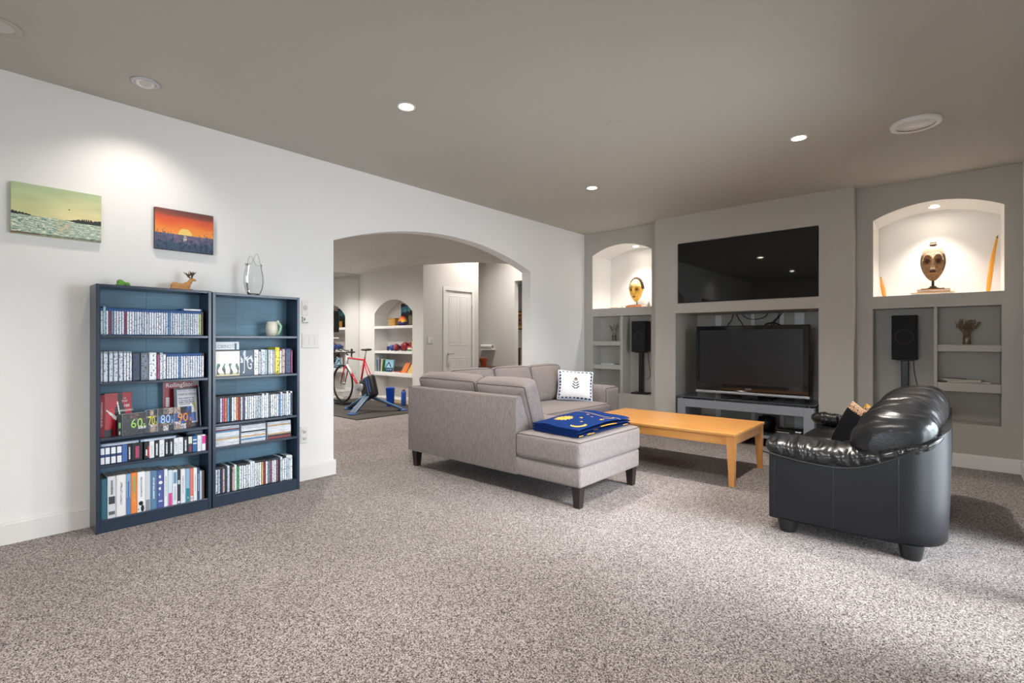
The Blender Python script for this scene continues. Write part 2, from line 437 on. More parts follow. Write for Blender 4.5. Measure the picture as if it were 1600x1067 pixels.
# back wall either side of the media bump
def arch_loop(x0, x1, z0, zs, rise): return [(x0,z0),(x1,z0)]+arc(x0,x1,zs,rise,20)
wbl = wall('wall_back_left', fY, rect(0,1.24,0,HC),
     [(arch_loop(0.14,1.067,1.637,2.408,0.122), 0.52, True, M['nichewhite']), (rect(0.15,1.06,0.44,1.525), 0.22, True, M['greige'])], M['greige'])
wbr = wall('wall_back_right', fY, rect(3.30,4.75,0,HC),
     [(arch_loop(3.485,4.442,1.624,2.396,0.122), 0.52, True, M['nichewhite']), (rect(3.483,4.424,0.405,1.50), 0.24, True, M['greige'])], M['greige'])
# centre bump: TV recess above, open media niche below
co = [(1.196,0),(1.471,0),(1.471,1.52),(3.034,1.52),(3.034,0),(3.343,0),(3.343,HC),(1.196,HC)]
g = G(); tvh = rect(1.500,3.035,1.642,2.392)
tri = tessellate_polygon([[Vector((p[0],p[1],0)) for p in co],[Vector((p[0],p[1],0)) for p in tvh]])
g.add([fC(p[0],p[1],0) for p in co+tvh], tri, M['greige'])
g.add([fC(p[0],p[1],0) for p in tvh]+[fC(p[0],p[1],0.09) for p in tvh], [(i,(i+1)%4,4+(i+1)%4,4+i) for i in range(4)]+[(4,5,6,7)], M['greige'])
DN = 0.71
g.add([fC(1.471,0,0),fC(1.471,1.52,0),fC(3.034,1.52,0),fC(3.034,0,0),fC(1.471,0,DN),fC(1.471,1.52,DN),fC(3.034,1.52,DN),fC(3.034,0,DN)],
      [(0,1,5,4),(1,2,6,5),(2,3,7,6),(4,5,6,7)], M['greige'])
for x in (1.196, 3.343):
    g.add([(x,YC,0),(x,YB+0.05,0),(x,YB+0.05,HC),(x,YC,HC)], [(0,1,2,3)], M['greige'])
wbc = struct(g.build('wall_back_centre', M['greige']))
struct(G().box(-0.3,4.9,7.05,7.2,0,HC,M['greige']).build('wall_back_outer', M['greige']))
# right wall with the patio door, rear wall with an unseen window added for fill light
fR = lambda a, b, d: Vector((XR+d, a, b))
PD = (2.40, 4.12, 0.02, 2.12)
wall('wall_right', fR, rect(YR-0.1,YB+0.9,0,HC), [(rect(*PD), 0.16, False, M['white'])], M['white'], t=0.16)
fQ = lambda a, b, d: Vector((a, YR-d, b))
RW = (2.5, 4.2, 0.85, 2.15)
wall('wall_rear', fQ, rect(-0.3,4.9,0,HC), [(rect(*RW), 0.16, False, M['white'])], M['white'], t=0.16)
def window(name, fn, w, mull):
    e = bpy.data.objects.new(name, None); COL.objects.link(e); struct(e); a0,a1,b0,b1 = w
    g = G(); t = 0.06
    def bar(p0,p1,q0,q1):
        c = [fn(p,q,d) for d in (0.05,0.10) for (p,q) in ((p0,q0),(p1,q0),(p1,q1),(p0,q1))]
        g.add(c, [(0,1,2,3),(4,5,6,7),(0,1,5,4),(1,2,6,5),(2,3,7,6),(3,0,4,7)], M['trim'])
    bar(a0,a1,b0,b0+t); bar(a0,a1,b1-t,b1); bar(a0,a0+t,b0,b1); bar(a1-t,a1,b0,b1)
    xs = [a0+t]
    for q in mull: bar(q-0.06,q+0.06,b0,b1); xs += [q-0.06,q+0.06]
    xs.append(a1-t)
    g.build('window_frame', M['trim'], e)
    for i in range(0,len(xs),2):
        G().add([fn(xs[i],b0+t,0.07),fn(xs[i+1],b0+t,0.07),fn(xs[i+1],b1-t,0.07),fn(xs[i],b1-t,0.07)],[(0,1,2,3)],M['pane']).build('window_pane',M['pane'],e)
window('window_1', fR, PD, (3.25,)); window('window_rear_fill', fQ, RW, (3.35,))
struct(G().box(4.95, 14, -12, 14, -0.16, -0.06, flatmat('b5b3ae',0.9)).build('ground_patio'))
struct(G().box(-8, 4.95, -14, -2.7, -0.16, -0.06, flatmat('b5b3ae',0.9)).build('ground_yard'))
for nm, loc, rot, sx, sy in (('patio_door_portal',(XR+0.10,(PD[0]+PD[1])/2,1.07),(0,PI/2,0),2.1,1.72), ('window_portal',((RW[0]+RW[1])/2,YR-0.10,1.5),(PI/2,0,0),1.7,1.3)):
    ld = bpy.data.lights.new(nm,'AREA'); ld.shape='RECTANGLE'; ld.size=sx; ld.size_y=sy; ld.cycles.is_portal=True
    lo = bpy.data.objects.new(nm, ld); lo.location=loc; lo.rotation_euler=rot; COL.objects.link(lo)

# baseboards
BB = 0.128; BT = 0.016
def base(name, segs):
    g = G()
    for x0,x1,y0,y1 in segs:
        g.box(x0,x1,y0,y1,0,BB-0.012,M['trim']); 
        cx = 0.005
        g.box(x0+(cx if x1-x0 < 0.1 else 0),x1-(cx if x1-x0 < 0.1 else 0),y0+(cx if y1-y0 < 0.1 else 0),y1-(cx if y1-y0<0.1 else 0),BB-0.012,BB,M['trim'])
    return struct(g.build(name, M['trim']))
base('baseboard_left', [(0,BT,YR,A0+BT),(0,BT,A1-BT,YB)])
base('baseboard_arch', [(-TW-BT,0,A0,A0+BT),(-TW-BT,0,A1-BT,A1)])
base('baseboard_back', [(BT,1.196,YB-BT,YB),(3.343,XR,YB-BT,YB)])
base('baseboard_centre', [(1.18,1.471,YC-BT,YC),(3.034,3.359,YC-BT,YC),(1.18,1.196,YC,YB),(3.343,3.359,YC,YB)])
base('baseboard_right', [(XR-BT,XR,YR,PD[0]-0.06),(XR-BT,XR,PD[1]+0.06,YB)])

# built-in niche shelves and dividers
def nichebox(nm, par, x0,x1,y0,y1,z0,z1): return G().rbox(x0,x1,y0,y1,z0,z1,0.003,1,M['greige']).build(nm,M['greige'],par)
nichebox('niche_divider', wbl, 0.587,0.629,YB+0.005,YB+0.219,0.442,1.523)
nichebox('niche_shelf', wbl, 0.152,0.586,YB+0.004,YB+0.219,1.106,1.169); nichebox('niche_shelf', wbl, 0.152,0.586,YB+0.004,YB+0.219,0.769,0.832)
nichebox('niche_divider', wbr, 3.958,3.985,YB+0.003,YB+0.239,0.407,1.498)
nichebox('niche_shelf', wbr, 3.987,4.422,YB+0.004,YB+0.239,1.076,1.139); nichebox('niche_shelf', wbr, 3.987,4.422,YB+0.004,YB+0.239,0.70,0.782)

# ------------------------------------------------------------------ gym and hallway beyond the archway
XM, YG, XD, HG = -5.57, 5.95, -3.37, 2.60
fG = lambda a, b, d: Vector((a, YG+d, b))
gw = wall('wall_gym_back', fG, rect(XM-0.1,XD,0,2.75), [(arch_loop(-4.985,-3.70,0.02,1.735,0.265), 0.33, True, M['gymwall'])], M['gymwall'])
for z0, z1 in ((1.42,1.475),(0.915,0.968),(0.46,0.535)):
    G().rbox(-4.983,-3.702,YG-0.004,YG+0.329,z0,z1,0.004,1,M['trim']).build('niche_shelf',M['trim'],gw)
struct(G().box(XM-0.14,XM,0.9,YG+0.5,0,2.9,M['gymwall']).build('wall_gym_left'))
struct(G().box(XM-0.14,0.0-TW,0.78,0.9,0,2.9,M['gymwall']).build('wall_gym_front'))
fD = lambda a, b, d: Vector((XD-d, a, b))
DY0, DY1, DZ = 6.50, 7.21, 2.17
wd = wall('wall_hall_door', fD, rect(YG,7.40,0,3.75), [(rect(DY0,DY1,0.0,DZ),0.06,True,M['gymwall'])], M['gymwall'], t=None)
struct(G().box(-4.7,XD-0.004,7.28,7.398,0,3.75,M['gymwall']).build('wall_hall_return'))
fF = lambda a, b, d: Vector((a, 8.20+d, b))
wall('wall_hall_far', fF, rect(-4.7,-TW+0.05,0,3.75), [(rect(-3.06,-2.15,0.0,2.47),0.12,False,M['trim'])], M['gymwall'], t=0.12)
struct(G().box(-4.82,-4.7,7.3,8.4,0,3.75,M['gymwall']).build('wall_hall_left'))
struct(G().box(-0.2,-TW+0.02,6.2,8.4,0,3.75,M['gymwall']).build('wall_hall_right'))
struct(G().box(-4.7,-1.0,9.7,9.8,0,2.7,M['gymwall']).build('wall_study_back'))
struct(G().box(-4.8,-4.7,8.3,9.8,0,2.7,M['gymwall']).build('wall_study_left'))
struct(G().box(-1.1,-1.0,8.3,9.8,0,2.7,M['gymwall']).build('wall_study_right'))
struct(G().box(-4.8,-1.0,8.3,9.8,2.6,2.7,M['gymceil']).build('ceiling_study'))
# gym ceiling with a sloped tray and a cut edge under the stairwell
cut = [(-0.1,8.25),(-2.0,8.25),(-2.043,7.2),(-2.15,6.85),(-2.397,6.431),(-2.62,6.28),(-2.894,6.144),(XD,5.97),(XD,YG+0.05),(XM-0.1,YG+0.05)]
oc = [(XM-0.1,0.85),(-0.1,0.85)]+cut
T0 = rect(-5.24,-2.57,2.0,5.57); T1 = rect(-4.68,-3.15,2.5,5.32)
g = G(); tri = tessellate_polygon([[Vector((*p,0)) for p in oc],[Vector((*p,0)) for p in T0]])
g.add([(p[0],p[1],HG) for p in oc+T0], tri, M['gymceil'])
g.add([(p[0],p[1],HG) for p in T0]+[(p[0],p[1],2.86) for p in T1], [(i,(i+1)%4,4+(i+1)%4,4+i) for i in range(4)]+[(4,5,6,7)], M['gymceil'])
g.add([(p[0],p[1],HG) for p in cut]+[(p[0],p[1],3.75) for p in cut], [(i,i+1,len(cut)+i+1,len(cut)+i) for i in range(len(cut)-1)], M['gymceil'])
struct(g.build('ceiling_gym', M['gymceil']))
struct(G().box(-6.2,0.1,0.6,8.6,3.75,3.85,M['gymceil']).build('ceiling_stairwell'))
struct(G().box(XM,XM+0.006,1.6,YG-0.01,0.10,2.57,M['mirror']).build('mirror_panel',M['mirror']))
bpy.data.objects['mirror_panel']['kind'] = None
del bpy.data.objects['mirror_panel']['kind']
tag(bpy.data.objects['mirror_panel'], 'tall frameless wall mirror at the left end of the gym', 'mirror')
base('baseboard_gym', [(XM,-4.985,YG-BT,YG),(-3.70,XD,YG-BT,YG),(XD,XD+BT,YG,DY0-0.075),(XD,XD+BT,DY1+0.075,7.40)])
# hall door
dr = bpy.data.objects.new('door_1', None); COL.objects.link(dr); struct(dr)
G().box(XD-0.045,XD-0.008,DY0+0.004,DY1-0.004,0.01,DZ-0.004,M['trim']).build('door_slab',M['trim'],dr)
for y0,y1,z0,z1 in ((DY0-0.07,DY0,0,DZ),(DY1,DY1+0.07,0,DZ),(DY0-0.07,DY1+0.07,DZ+0.0005,DZ+0.07)): G().box(XD+0.0005,XD+0.012,y0,y1,z0,z1).build('door_casing',M['trim'],dr)
pw = (DY1-DY0)/2
for i in range(2):
    for z0,z1 in ((1.09,2.06),(0.16,0.83)):
        y0 = DY0+0.11+i*0.28; y1 = y0+0.20
        g = G(); x = XD-0.008
        r = [(x,y0,z0),(x,y1,z0),(x,y1,z1),(x,y0,z1)]; q = [(x-0.014,y0+.016,z0+.016),(x-0.014,y1-.016,z0+.016),(x-0.014,y1-.016,z1-.016),(x-0.014,y0+.016,z1-.016)]
        s_ = [(x+0.004,y0+.05,z0+.05),(x+0.004,y1-.05,z0+.05),(x+0.004,y1-.05,z1-.05),(x+0.004,y0+.05,z1-.05)]
        rr = [(x+0.005,a,b) for _,a,b in r]; ro = [(x+0.002,a+(-.012 if a==y0 else .012),b+(-.012 if b==z0 else .012)) for _,a,b in r]
        L = [ro,rr,[(x+0.0012,a,b) for _,a,b in q],s_]
        g.add([p for l in L for p in l], [(k*4+i_,k*4+(i_+1)%4,k*4+4+(i_+1)%4,k*4+4+i_) for k in range(3) for i_ in range(4)]+[(12,13,14,15)], M['trim'])
        g.build('door_panel',M['trim'],dr)
g = G(); hy, hz = DY0+0.07, 0.915
g.lathe([(0.03,0),(0.03,0.008),(0.012,0.012),(0.012,0.05)],(XD-0.008,hy,hz),16,mtx=Matrix.Rotation(PI/2,3,'Y'))
g.tube([(XD+0.04,hy,hz),(XD+0.046,hy+0.03,hz+0.003),(XD+0.046,hy+0.08,hz+0.002),(XD+0.044,hy+0.12,hz-0.004)],0.009,8)
g.build('door_handle',M['chrome'],dr,smooth=True)
for z in (1.85,1.05,0.25): G().box(XD-0.004,XD+0.012,DY1-0.008,DY1+0.006,z-0.05,z+0.05).build('door_hinge',M['chrome'],dr)

# ------------------------------------------------------------------ lamps and ceiling fittings
def downlight(x, y, z, label, power, ring=0.062, lit=True, tilt=None, group='recessed ceiling downlights', size=1.9, colr=(1.0,0.93,0.85)):
    t = thing('ceiling_downlight', label, 'downlight', (x,y,z), 0, group)
    pr = [(ring,-0.001),(ring*0.98,-0.006),(ring*0.80,-0.007),(ring*0.74,-0.003),(ring*0.72,0.004)]
    G().lathe(pr,(0,0,0),32,caps=False).build('trim_ring',M['metalwhite'],t,world=False,smooth=True)
    G().lathe([(ring*0.74,-0.0035),(0.001,-0.0035)],(0,0,0),32,caps=False).build('lens',M['lamp'] if lit else M['lamp_off'],t,world=False)
    if power:
        ld = bpy.data.lights.new('downlight_lamp','SPOT'); ld.energy=power; ld.spot_size=size; ld.spot_blend=0.85; ld.shadow_soft_size=0.04; ld.color=colr
        lo = bpy.data.objects.new('downlight_lamp',ld); lo.parent=t; lo.location=(0,0,-0.02)
        if tilt: lo.rotation_euler = Vector(tilt).to_track_quat('-Z','Y').to_euler()
        COL.objects.link(lo)
    return t
downlight(1.372,2.038,HC-0.001,'lit recessed ceiling downlight nearest the archway and bookcases',DOWN_W)
downlight(1.335,4.377,HC-0.001,'lit recessed ceiling downlight above the grey sectional, nearest the far corner',DOWN_W)
downlight(3.211,4.354,HC-0.001,'lit recessed ceiling downlight above the coffee table and leather sofa',DOWN_W)
for x,y,lb in ((3.211,2.038,'recessed ceiling downlight over the open carpet nearest the patio door'),(1.372,-0.4,'recessed ceiling downlight behind the camera, on the bookcase side'),(3.211,-0.4,'recessed ceiling downlight behind the camera, on the patio door side')):
    downlight(x,y,HC-0.001,lb,DOWN_W)
# gimbal spot near the paintings: housing eye sits proud, aimed at the wall
t = thing('ceiling_spotlight','brushed gimbal spotlight in ceiling aimed at the two paintings','spotlight',(0.44,0.804,HC-0.001))
G().lathe([(0.075,0),(0.075,-0.006),(0.058,-0.010),(0.052,-0.004),(0.052,0.004)],(0,0,0),36,caps=False).build('trim_ring',M['silver'],t,world=False,smooth=True)
G().lathe([(0.050,0.002),(0.050,-0.004),(0.044,-0.010),(0.03,-0.006),(0.001,-0.005)],(0,0,0),32,mtx=Matrix.Rotation(math.radians(-14),3,'Y'),caps=False).build('gimbal_eye',M['metalwhite'],t,world=False,smooth=True)
G().lathe([(0.032,-0.0075),(0.001,-0.0075)],(0,0,0),24,mtx=Matrix.Rotation(math.radians(-14),3,'Y'),caps=False).build('lens',M['lamp_off'],t,world=False)
ld = bpy.data.lights.new('spotlight_lamp','SPOT'); ld.energy=15; ld.spot_size=2.0; ld.spot_blend=1.0; ld.shadow_soft_size=0.02; ld.color=(1,0.92,0.82)
lo = bpy.data.objects.new('spotlight_lamp',ld); lo.parent=t; lo.location=(-0.01,0,-0.03); lo.rotation_euler=Vector((-0.22,0.02,-1)).to_track_quat('-Z','Y').to_euler(); COL.objects.link(lo)
# niche lights
downlight(0.70,6.53,2.525,'small lit downlight in the top of the left arched niche',NICHE_W,0.055,size=1.7,group=None)
downlight(3.955,6.53,2.513,'small lit downlight in the top of the right arched niche',NICHE_W,0.055,size=1.7,group=None)
# gym and stairwell lamps
CG=(1.0,0.95,0.89)
downlight(-5.33,5.10,HG-0.001,'gym soffit downlight close to the mirror corner',GYM_W*0.7,group=None,size=2.3,colr=CG)
for x,y,lb in ((-3.9,4.2,'gym tray downlight nearest the shelves niche'),(-3.9,3.0,'gym tray downlight farthest from the shelves niche')): downlight(x,y,2.859,lb,GYM_W,group='gym tray downlights',size=2.7,colr=CG)
downlight(-1.3,3.2,HG-0.001,'gym ceiling downlight hidden behind the archway head',GYM_W,group=None,size=2.7,colr=CG)
downlight(-2.7,7.3,3.745,'high downlight at the top of the stairwell',GYM_W*1.3,0.09,group=None,size=2.2,colr=CG)
downlight(-2.7,9.1,2.598,'ceiling downlight of the small room beyond the hallway',GYM_W*0.5,group=None,size=2.4,colr=CG)
# round speaker / vent disc and flush covers
t = thing('ceiling_vent','white raised round ceiling vent disc to the right above the leather sofa','vent',(3.902,4.603,HC-0.001))
G().lathe([(0.145,0.0),(0.150,-0.012),(0.146,-0.024),(0.128,-0.030),(0.118,-0.026),(0.112,-0.022)],(0,0,0),48,caps=False).build('outer_ring',M['metalwhite'],t,world=False,smooth=True)
G().lathe([(0.112,-0.018),(0.085,-0.020),(0.080,-0.026),(0.001,-0.028)],(0,0,0),48,caps=False).build('centre_plate',M['metalwhite'],t,world=False,smooth=True)
tag(G().lathe([(0.075,HC-0.0005),(0.075,HC-0.003),(0.070,HC-0.004),(0.001,HC-0.004)],(2.27,3.23,0),40,M['ceil']).build('ceiling_cover_plate',M['ceil']),'flat painted round cover plate in the middle of the ceiling','cover plate')
t = thing('ceiling_speaker','painted flush round ceiling speaker at the top left edge','speaker',(0.56,0.165,HC-0.001))
G().lathe([(0.10,0.0),(0.10,-0.005),(0.075,-0.008),(0.07,-0.004)],(0,0,0),40,caps=False).build('rim',M['ceil'],t,world=False,smooth=True)
G().lathe([(0.07,-0.003),(0.001,-0.005)],(0,0,0),40,caps=False).build('grille',M['lamp_off'],t,world=False,smooth=True)

# ------------------------------------------------------------------ grey sectional sofa
so = thing('sectional_sofa','light grey upholstered L-shaped sectional sofa with chaise and dark tapered legs','sofa',(1.2,3.6,0))
F = M['fabric']
g = G(); g.rbox(0.25,2.175,2.905,3.77,0.150,0.292,0.018,3,F); g.build('chaise_base',F,so,smooth=True,angle=40)
G().rbox(0.25,1.14,3.76,5.29,0.150,0.292,0.018,3,F).build('seat_base',F,so,smooth=True,angle=40)
# near back rest: panel with sloped inner face, end visible on the chaise side
def backpanel(nm, fn, L0, L1):
    prof = [(0,0.150),(0,0.735),(0.012,0.752),(0.058,0.752),(0.07,0.735),(0.185,0.45),(0.20,0.15)]
    prof = [(0.006,0.15),(0,0.165),(0,0.722),(0.005,0.74),(0.018,0.75),(0.055,0.748),(0.07,0.732),(0.178,0.46),(0.19,0.30),(0.19,0.15)]
    g = G(); g.prism(prof, fn, L0, L1, F); return g.build(nm,F,so,smooth=True,angle=35)
backpanel('back_panel', lambda p,q,a: Vector((a,2.898+p,q)), 0.245, 1.59)
backpanel('back_panel', lambda p,q,a: Vector((0.245+p,a,q)), 2.90, 5.28)
# arm at the far end
cushion('arm', F, so, (0.69,5.145,0.397), (0.89,0.30,0.495), 0.045, (0.0,0.004,0.006), pipe=M['piping'], pipe_r=0.004, piperefs=((0,1),))
# seat cushions (quilted in wide channels)
def quilt(q, p):
    q = q.copy()
    if p[2] > 0.9:
        q.z -= 0.006*abs(math.sin(q.x*9.0))**0.25*0 + 0.004*(1-abs(math.sin(q.x*8.5)))**6*6*0.2
    return q
cushion('seat_cushion', F, so, (1.885,3.338,0.384), (0.60,0.89,0.19), 0.035, (0.008,0.006,0.012), n=16, fn=quilt, pipe=M['piping'], pipe_r=0.0042, piperefs=((2,1),))
cushion('seat_cushion', F, so, (1.02,3.43,0.384), (1.13,0.70,0.19), 0.035, (0.004,0.008,0.012), n=14, fn=quilt, pipe=M['piping'], pipe_r=0.0042, piperefs=((2,1),))
cushion('seat_cushion', F, so, (0.80,4.39,0.384), (0.78,1.20,0.19), 0.035, (0.012,0.006,0.014), n=14, fn=quilt, pipe=M['piping'], pipe_r=0.0042, piperefs=((2,1),))
def crease(seed, amp=0.008):
    def f(q, p):
        n = noise.noise(Vector((q.x*5+seed, q.y*5, q.z*5)))
        return q + Vector((n, noise.noise(Vector((q.y*5, seed, q.z*4))), n*0.7))*amp
    return f
# back cushions
rx = Matrix.Rotation(math.radians(19),3,'X'); ry = Matrix.Rotation(math.radians(-13),3,'Y')
for i,(x0,x1,zt) in enumerate(((0.30,1.06,0.0),(1.065,1.625,-0.012))):
    cushion('back_cushion', F, so, ((x0+x1)/2,3.105,0.665+zt), (x1-x0,0.17,0.42), 0.045, (0.012,0.035,0.02), rot=rx, n=14, fn=crease(i*7), pipe=M['piping'], pipe_r=0.0048, piperefs=((1,-1),(1,1)))
for i,(y0,y1) in enumerate(((3.20,3.79),(3.80,4.385),(4.39,4.975))):
    cushion('back_cushion', F, so, (0.475,(y0+y1)/2,0.672), (0.17,y1-y0,0.43), 0.045, (0.04,0.012,0.018), rot=ry, n=14, fn=crease(20+i*7), pipe=M['piping'], pipe_r=0.0048, piperefs=((0,1),(0,-1)))
def taper_leg(g, x, y, z0, z1, a, b, m=None, ox=0, oy=0):
    vs = [(x+ox+sx*b/2,y+oy+sy*b/2,z0) for sx,sy in ((-1,-1),(1,-1),(1,1),(-1,1))]+[(x+sx*a/2,y+sy*a/2,z1) for sx,sy in ((-1,-1),(1,-1),(1,1),(-1,1))]
    return g.add(vs,[(0,3,2,1),(4,5,6,7),(0,1,5,4),(1,2,6,5),(2,3,7,6),(3,0,4,7)],m)
for x,y in ((2.125,2.955),(2.125,3.72),(0.305,2.955),(0.305,5.23),(1.09,5.23),(1.09,3.72)):
    taper_leg(G(),x,y,0,0.152,0.068,0.048).build('leg',M['leg_dark'],so)

# embroidered white cushion at the sofa's far end
def pillow_print(u, v):
    c = hx(238,238,242)
    d = min(u,v,1-u,1-v)
    if d < 0.075:
        t = (u if (v < 0.075 or v > 0.925) else v)
        c = hx(44,50,70) if int(t*18) % 2 == 0 and 0.016 < d < 0.062 else hx(214,220,236)
    x = u-0.5; y = v-0.52
    def el(cx,cy,a,b,r):
        dx=x-cx; dy=y-cy; return ((dx*math.cos(r)+dy*math.sin(r))/a)**2+((-dx*math.sin(r)+dy*math.cos(r))/b)**2 < 1
    if abs(x) < 0.009 and -0.22 < y < 0.12: c = hx(50,50,54)
    for sx in (-1,1):
        for ly,ll in ((-0.15,0.075),(-0.06,0.062),(0.03,0.05)):
            if el(sx*(ll*0.62+0.012),ly+ll*0.55,ll,0.022,sx*0.75): c = hx(46,46,50)
    if el(0,0.19,0.035,0.05,0): c = hx(60,58,60)
    if el(0,0.15,0.07,0.03,0): c = hx(150,138,120)
    return c
def throw_pillow(name, label, c, w, h, t, nrm, up, fn, back, edge=None, n=44, group=None):
    """soft square pillow; fn(u,v) paints its front"""
    nz = Vector(nrm).normalized(); uy = Vector(up); uy = (uy-nz*uy.dot(nz)).normalized(); ux = uy.cross(nz)
    o = thing(name,label,'pillow',tuple(Vector(c)-uy*h/2),0,group)
    def sh(u,v,s):
        a = 2*u-1; b = 2*v-1
        k = max(0,(1-a**4)*(1-b**4))**0.5
        px = a*(1-0.06*(1-b*b)*0-0.05*(1-abs(b))*abs(a)); py = b*(1-0.05*(1-abs(a))*abs(b))
        return Vector(c)+ux*px*w/2+uy*py*h/2+nz*s*(t/2*k+0.004)
    G().grid(lambda u,v: sh(u,v,1),n,n,M['vcol_cloth'],cfn=fn).build('front_panel',M['vcol_cloth'],o,smooth=True)
    G().grid(lambda u,v: sh(u,v,-1),16,16).build('back_panel',back,o,smooth=True)
    L = [sh(i/20,0,0) for i in range(20)]+[sh(1,i/20,0) for i in range(20)]+[sh(1-i/20,1,0) for i in range(20)]+[sh(0,1-i/20,0) for i in range(20)]
    G().tube(L,0.007,6,closed=True).build('edge_trim',edge or back,o,smooth=True)
    return o
throw_pillow('throw_pillow','white square throw pillow with dark flower motif and dashed border on grey sofa',(0.815,4.835,0.655),0.40,0.34,0.12,(0.62,-0.72,0.30),(-0.12,0.25,1),pillow_print,flatmat('dfe2ec',0.9))

# folded navy blanket with golden suns, moons and stars on the chaise
def blanket_print(u, v):
    navy = hx(16,50,110); gold = hx(236,184,84)
    c = navy
    x, y = u, v      # u across (0 left .. 1 right), v from near fold to far end
    def sunf(cx,cy,R,asp=1.0):
        dx=(x-cx); dy=(y-cy)*asp; r=math.hypot(dx,dy); a=math.atan2(dy,dx)
        return r < R*(0.62+0.38*abs(math.sin(a*7)))
    if sunf(0.28,0.34,0.17,1.5): c = gold if math.hypot(x-0.28,(y-0.34)*1.5) > 0.045 else hx(214,150,60)
    d1=math.hypot(x-0.80,(y-0.17)*1.6); d2=math.hypot(x-0.745,(y-0.20)*1.6)
    if d1 < 0.135 and d2 > 0.115: c = gold
    for sx,sy,R in ((0.52,0.46,0.03),(0.66,0.34,0.028),(0.60,0.60,0.024),(0.88,0.52,0.045),(0.40,0.70,0.03)):
        a=math.atan2((y-sy)*1.5,x-sx); r=math.hypot(x-sx,(y-sy)*1.5)
        if r < R*(0.5+0.5*abs(math.cos(a*2.5))): c = gold
    if abs(y-0.80-0.02*math.sin(x*6)) < 0.010: c = hx(206,170,110)
    if abs(math.hypot(x-0.80,(y-0.70)*1.6)-0.13) < 0.014 and x > 0.82: c = gold
    return c
bl = thing('folded_blanket','folded navy blue blanket with golden suns, moons and stars on the chaise','blanket',(1.88,3.35,0.478))
BA,BB_,BCn,BD = Vector((1.665,3.0,0)),Vector((2.135,2.955,0)),Vector((2.115,3.735,0)),Vector((1.63,3.78,0))
def bpt(u,v,z):
    p = BA*(1-u)*(1-v)+BB_*u*(1-v)+BCn*u*v+BD*(1-u)*v
    return Vector((p.x,p.y,z))
layers = 3
for k in range(layers):
    z0 = 0.489+k*0.021; z1 = z0+0.020; ins = 0.0
    def fn(u,v,z0=z0,z1=z1,k=k):
        # closed sheet: u runs around the cross-section, v along the near->far direction
        w = 0.012*math.sin(v*7+k*1.7)+0.008*noise.noise(Vector((v*4,k*3.1,0)))
        a = 2*PI*u; ex = 2.6
        ca=math.cos(a); sa=math.sin(a)
        xx = math.copysign(abs(ca)**(2/7),ca); zz = math.copysign(abs(sa)**(2/2.2),sa)
        uu = 0.5+xx*(0.5-0.012*k*abs(math.sin(k+v*3)))+w*0.25
        lump = 0.012*k/2*noise.noise(Vector((uu*3,v*3,1.3))) + (0.014*math.sin(PI*v)*k/2) + 0.02*(v**3)*(1-uu)*k/2
        return bpt(uu,v,(z0+z1)/2+zz*(z1-z0)/2+lump)
    def cf(u,v,k=k):
        a = 2*PI*u
        if k == layers-1 and math.sin(a) > 0:
            ca=math.cos(a); xx=math.copysign(abs(ca)**(2/7),ca); return blanket_print(0.5+xx*0.5,v)
        return hx(14,40,88) if (noise.noise(Vector((u*9,v*6,k*5.0))) < 0.42) else hx(214,160,60)
    # more samples over the top: reparametrise so that x is even
    def even(u):
        # u in 0..1 -> angle giving even x on the top half
        if u < 0.86:
            x = 1-2*u/0.86; x = max(-0.99999,min(0.99999,x))
            ca = math.copysign(abs(x)**3.5,x); return math.acos(max(-1,min(1,ca)))/(2*PI)
        return 0.5+(u-0.86)/0.14*0.5
    g = G(); nu=96; nv=90 if k==layers-1 else 30
    g.grid(lambda u,v: fn(even(u),v),nu,nv,M['vcol_cloth'],cfn=lambda u,v: cf(even(u),v))
    for e in (0.0,1.0):
        L=[fn(even(i/nu),e) for i in range(nu)]
        g.add(L,[tuple(range(nu))],M['vcol_cloth'],[hx(10,36,88)])
    g.build('blanket_fold',M['vcol_cloth'],bl,smooth=True)

# ------------------------------------------------------------------ coffee table
ct = thing('coffee_table','long honey-coloured maple coffee table with tapered legs','table',(2.07,4.63,0))
TX0,TX1,TY0,TY1 = 1.36,2.795,4.185,5.02
G().rbox(TX0,TX1,TY0,TY1,0.402,0.428,0.006,2,M['table']).build('table_top',M['table'],ct)
for nm,b in (('apron',(TX0+0.06,TX1-0.06,TY0+0.018,TY0+0.036)),('apron',(TX0+0.06,TX1-0.06,TY1-0.036,TY1-0.018)),('apron',(TX0+0.018,TX0+0.036,TY0+0.06,TY1-0.06)),('apron',(TX1-0.036,TX1-0.018,TY0+0.06,TY1-0.06))):
    G().box(*b,0.330,0.403).build(nm,M['table'],ct)
for sx in (0,1):
    for sy in (0,1):
        x = TX0+0.042 if sx==0 else TX1-0.042; y = TY0+0.042 if sy==0 else TY1-0.042
        taper_leg(G(),x,y,0,0.402,0.064,0.040,None,ox=0.010*(1 if sx else -1),oy=0.010*(1 if sy else -1)).build('leg',M['table_leg'],ct)

# ------------------------------------------------------------------ black leather loveseat
lv = thing('leather_loveseat','black leather loveseat with puffy pillow arms and rounded back','sofa',(3.68,4.17,0))
LX0,LX1,LY0,LY1 = 3.245,4.085,3.405,4.945
LM, LS = M['leather'], M['leather_soft']
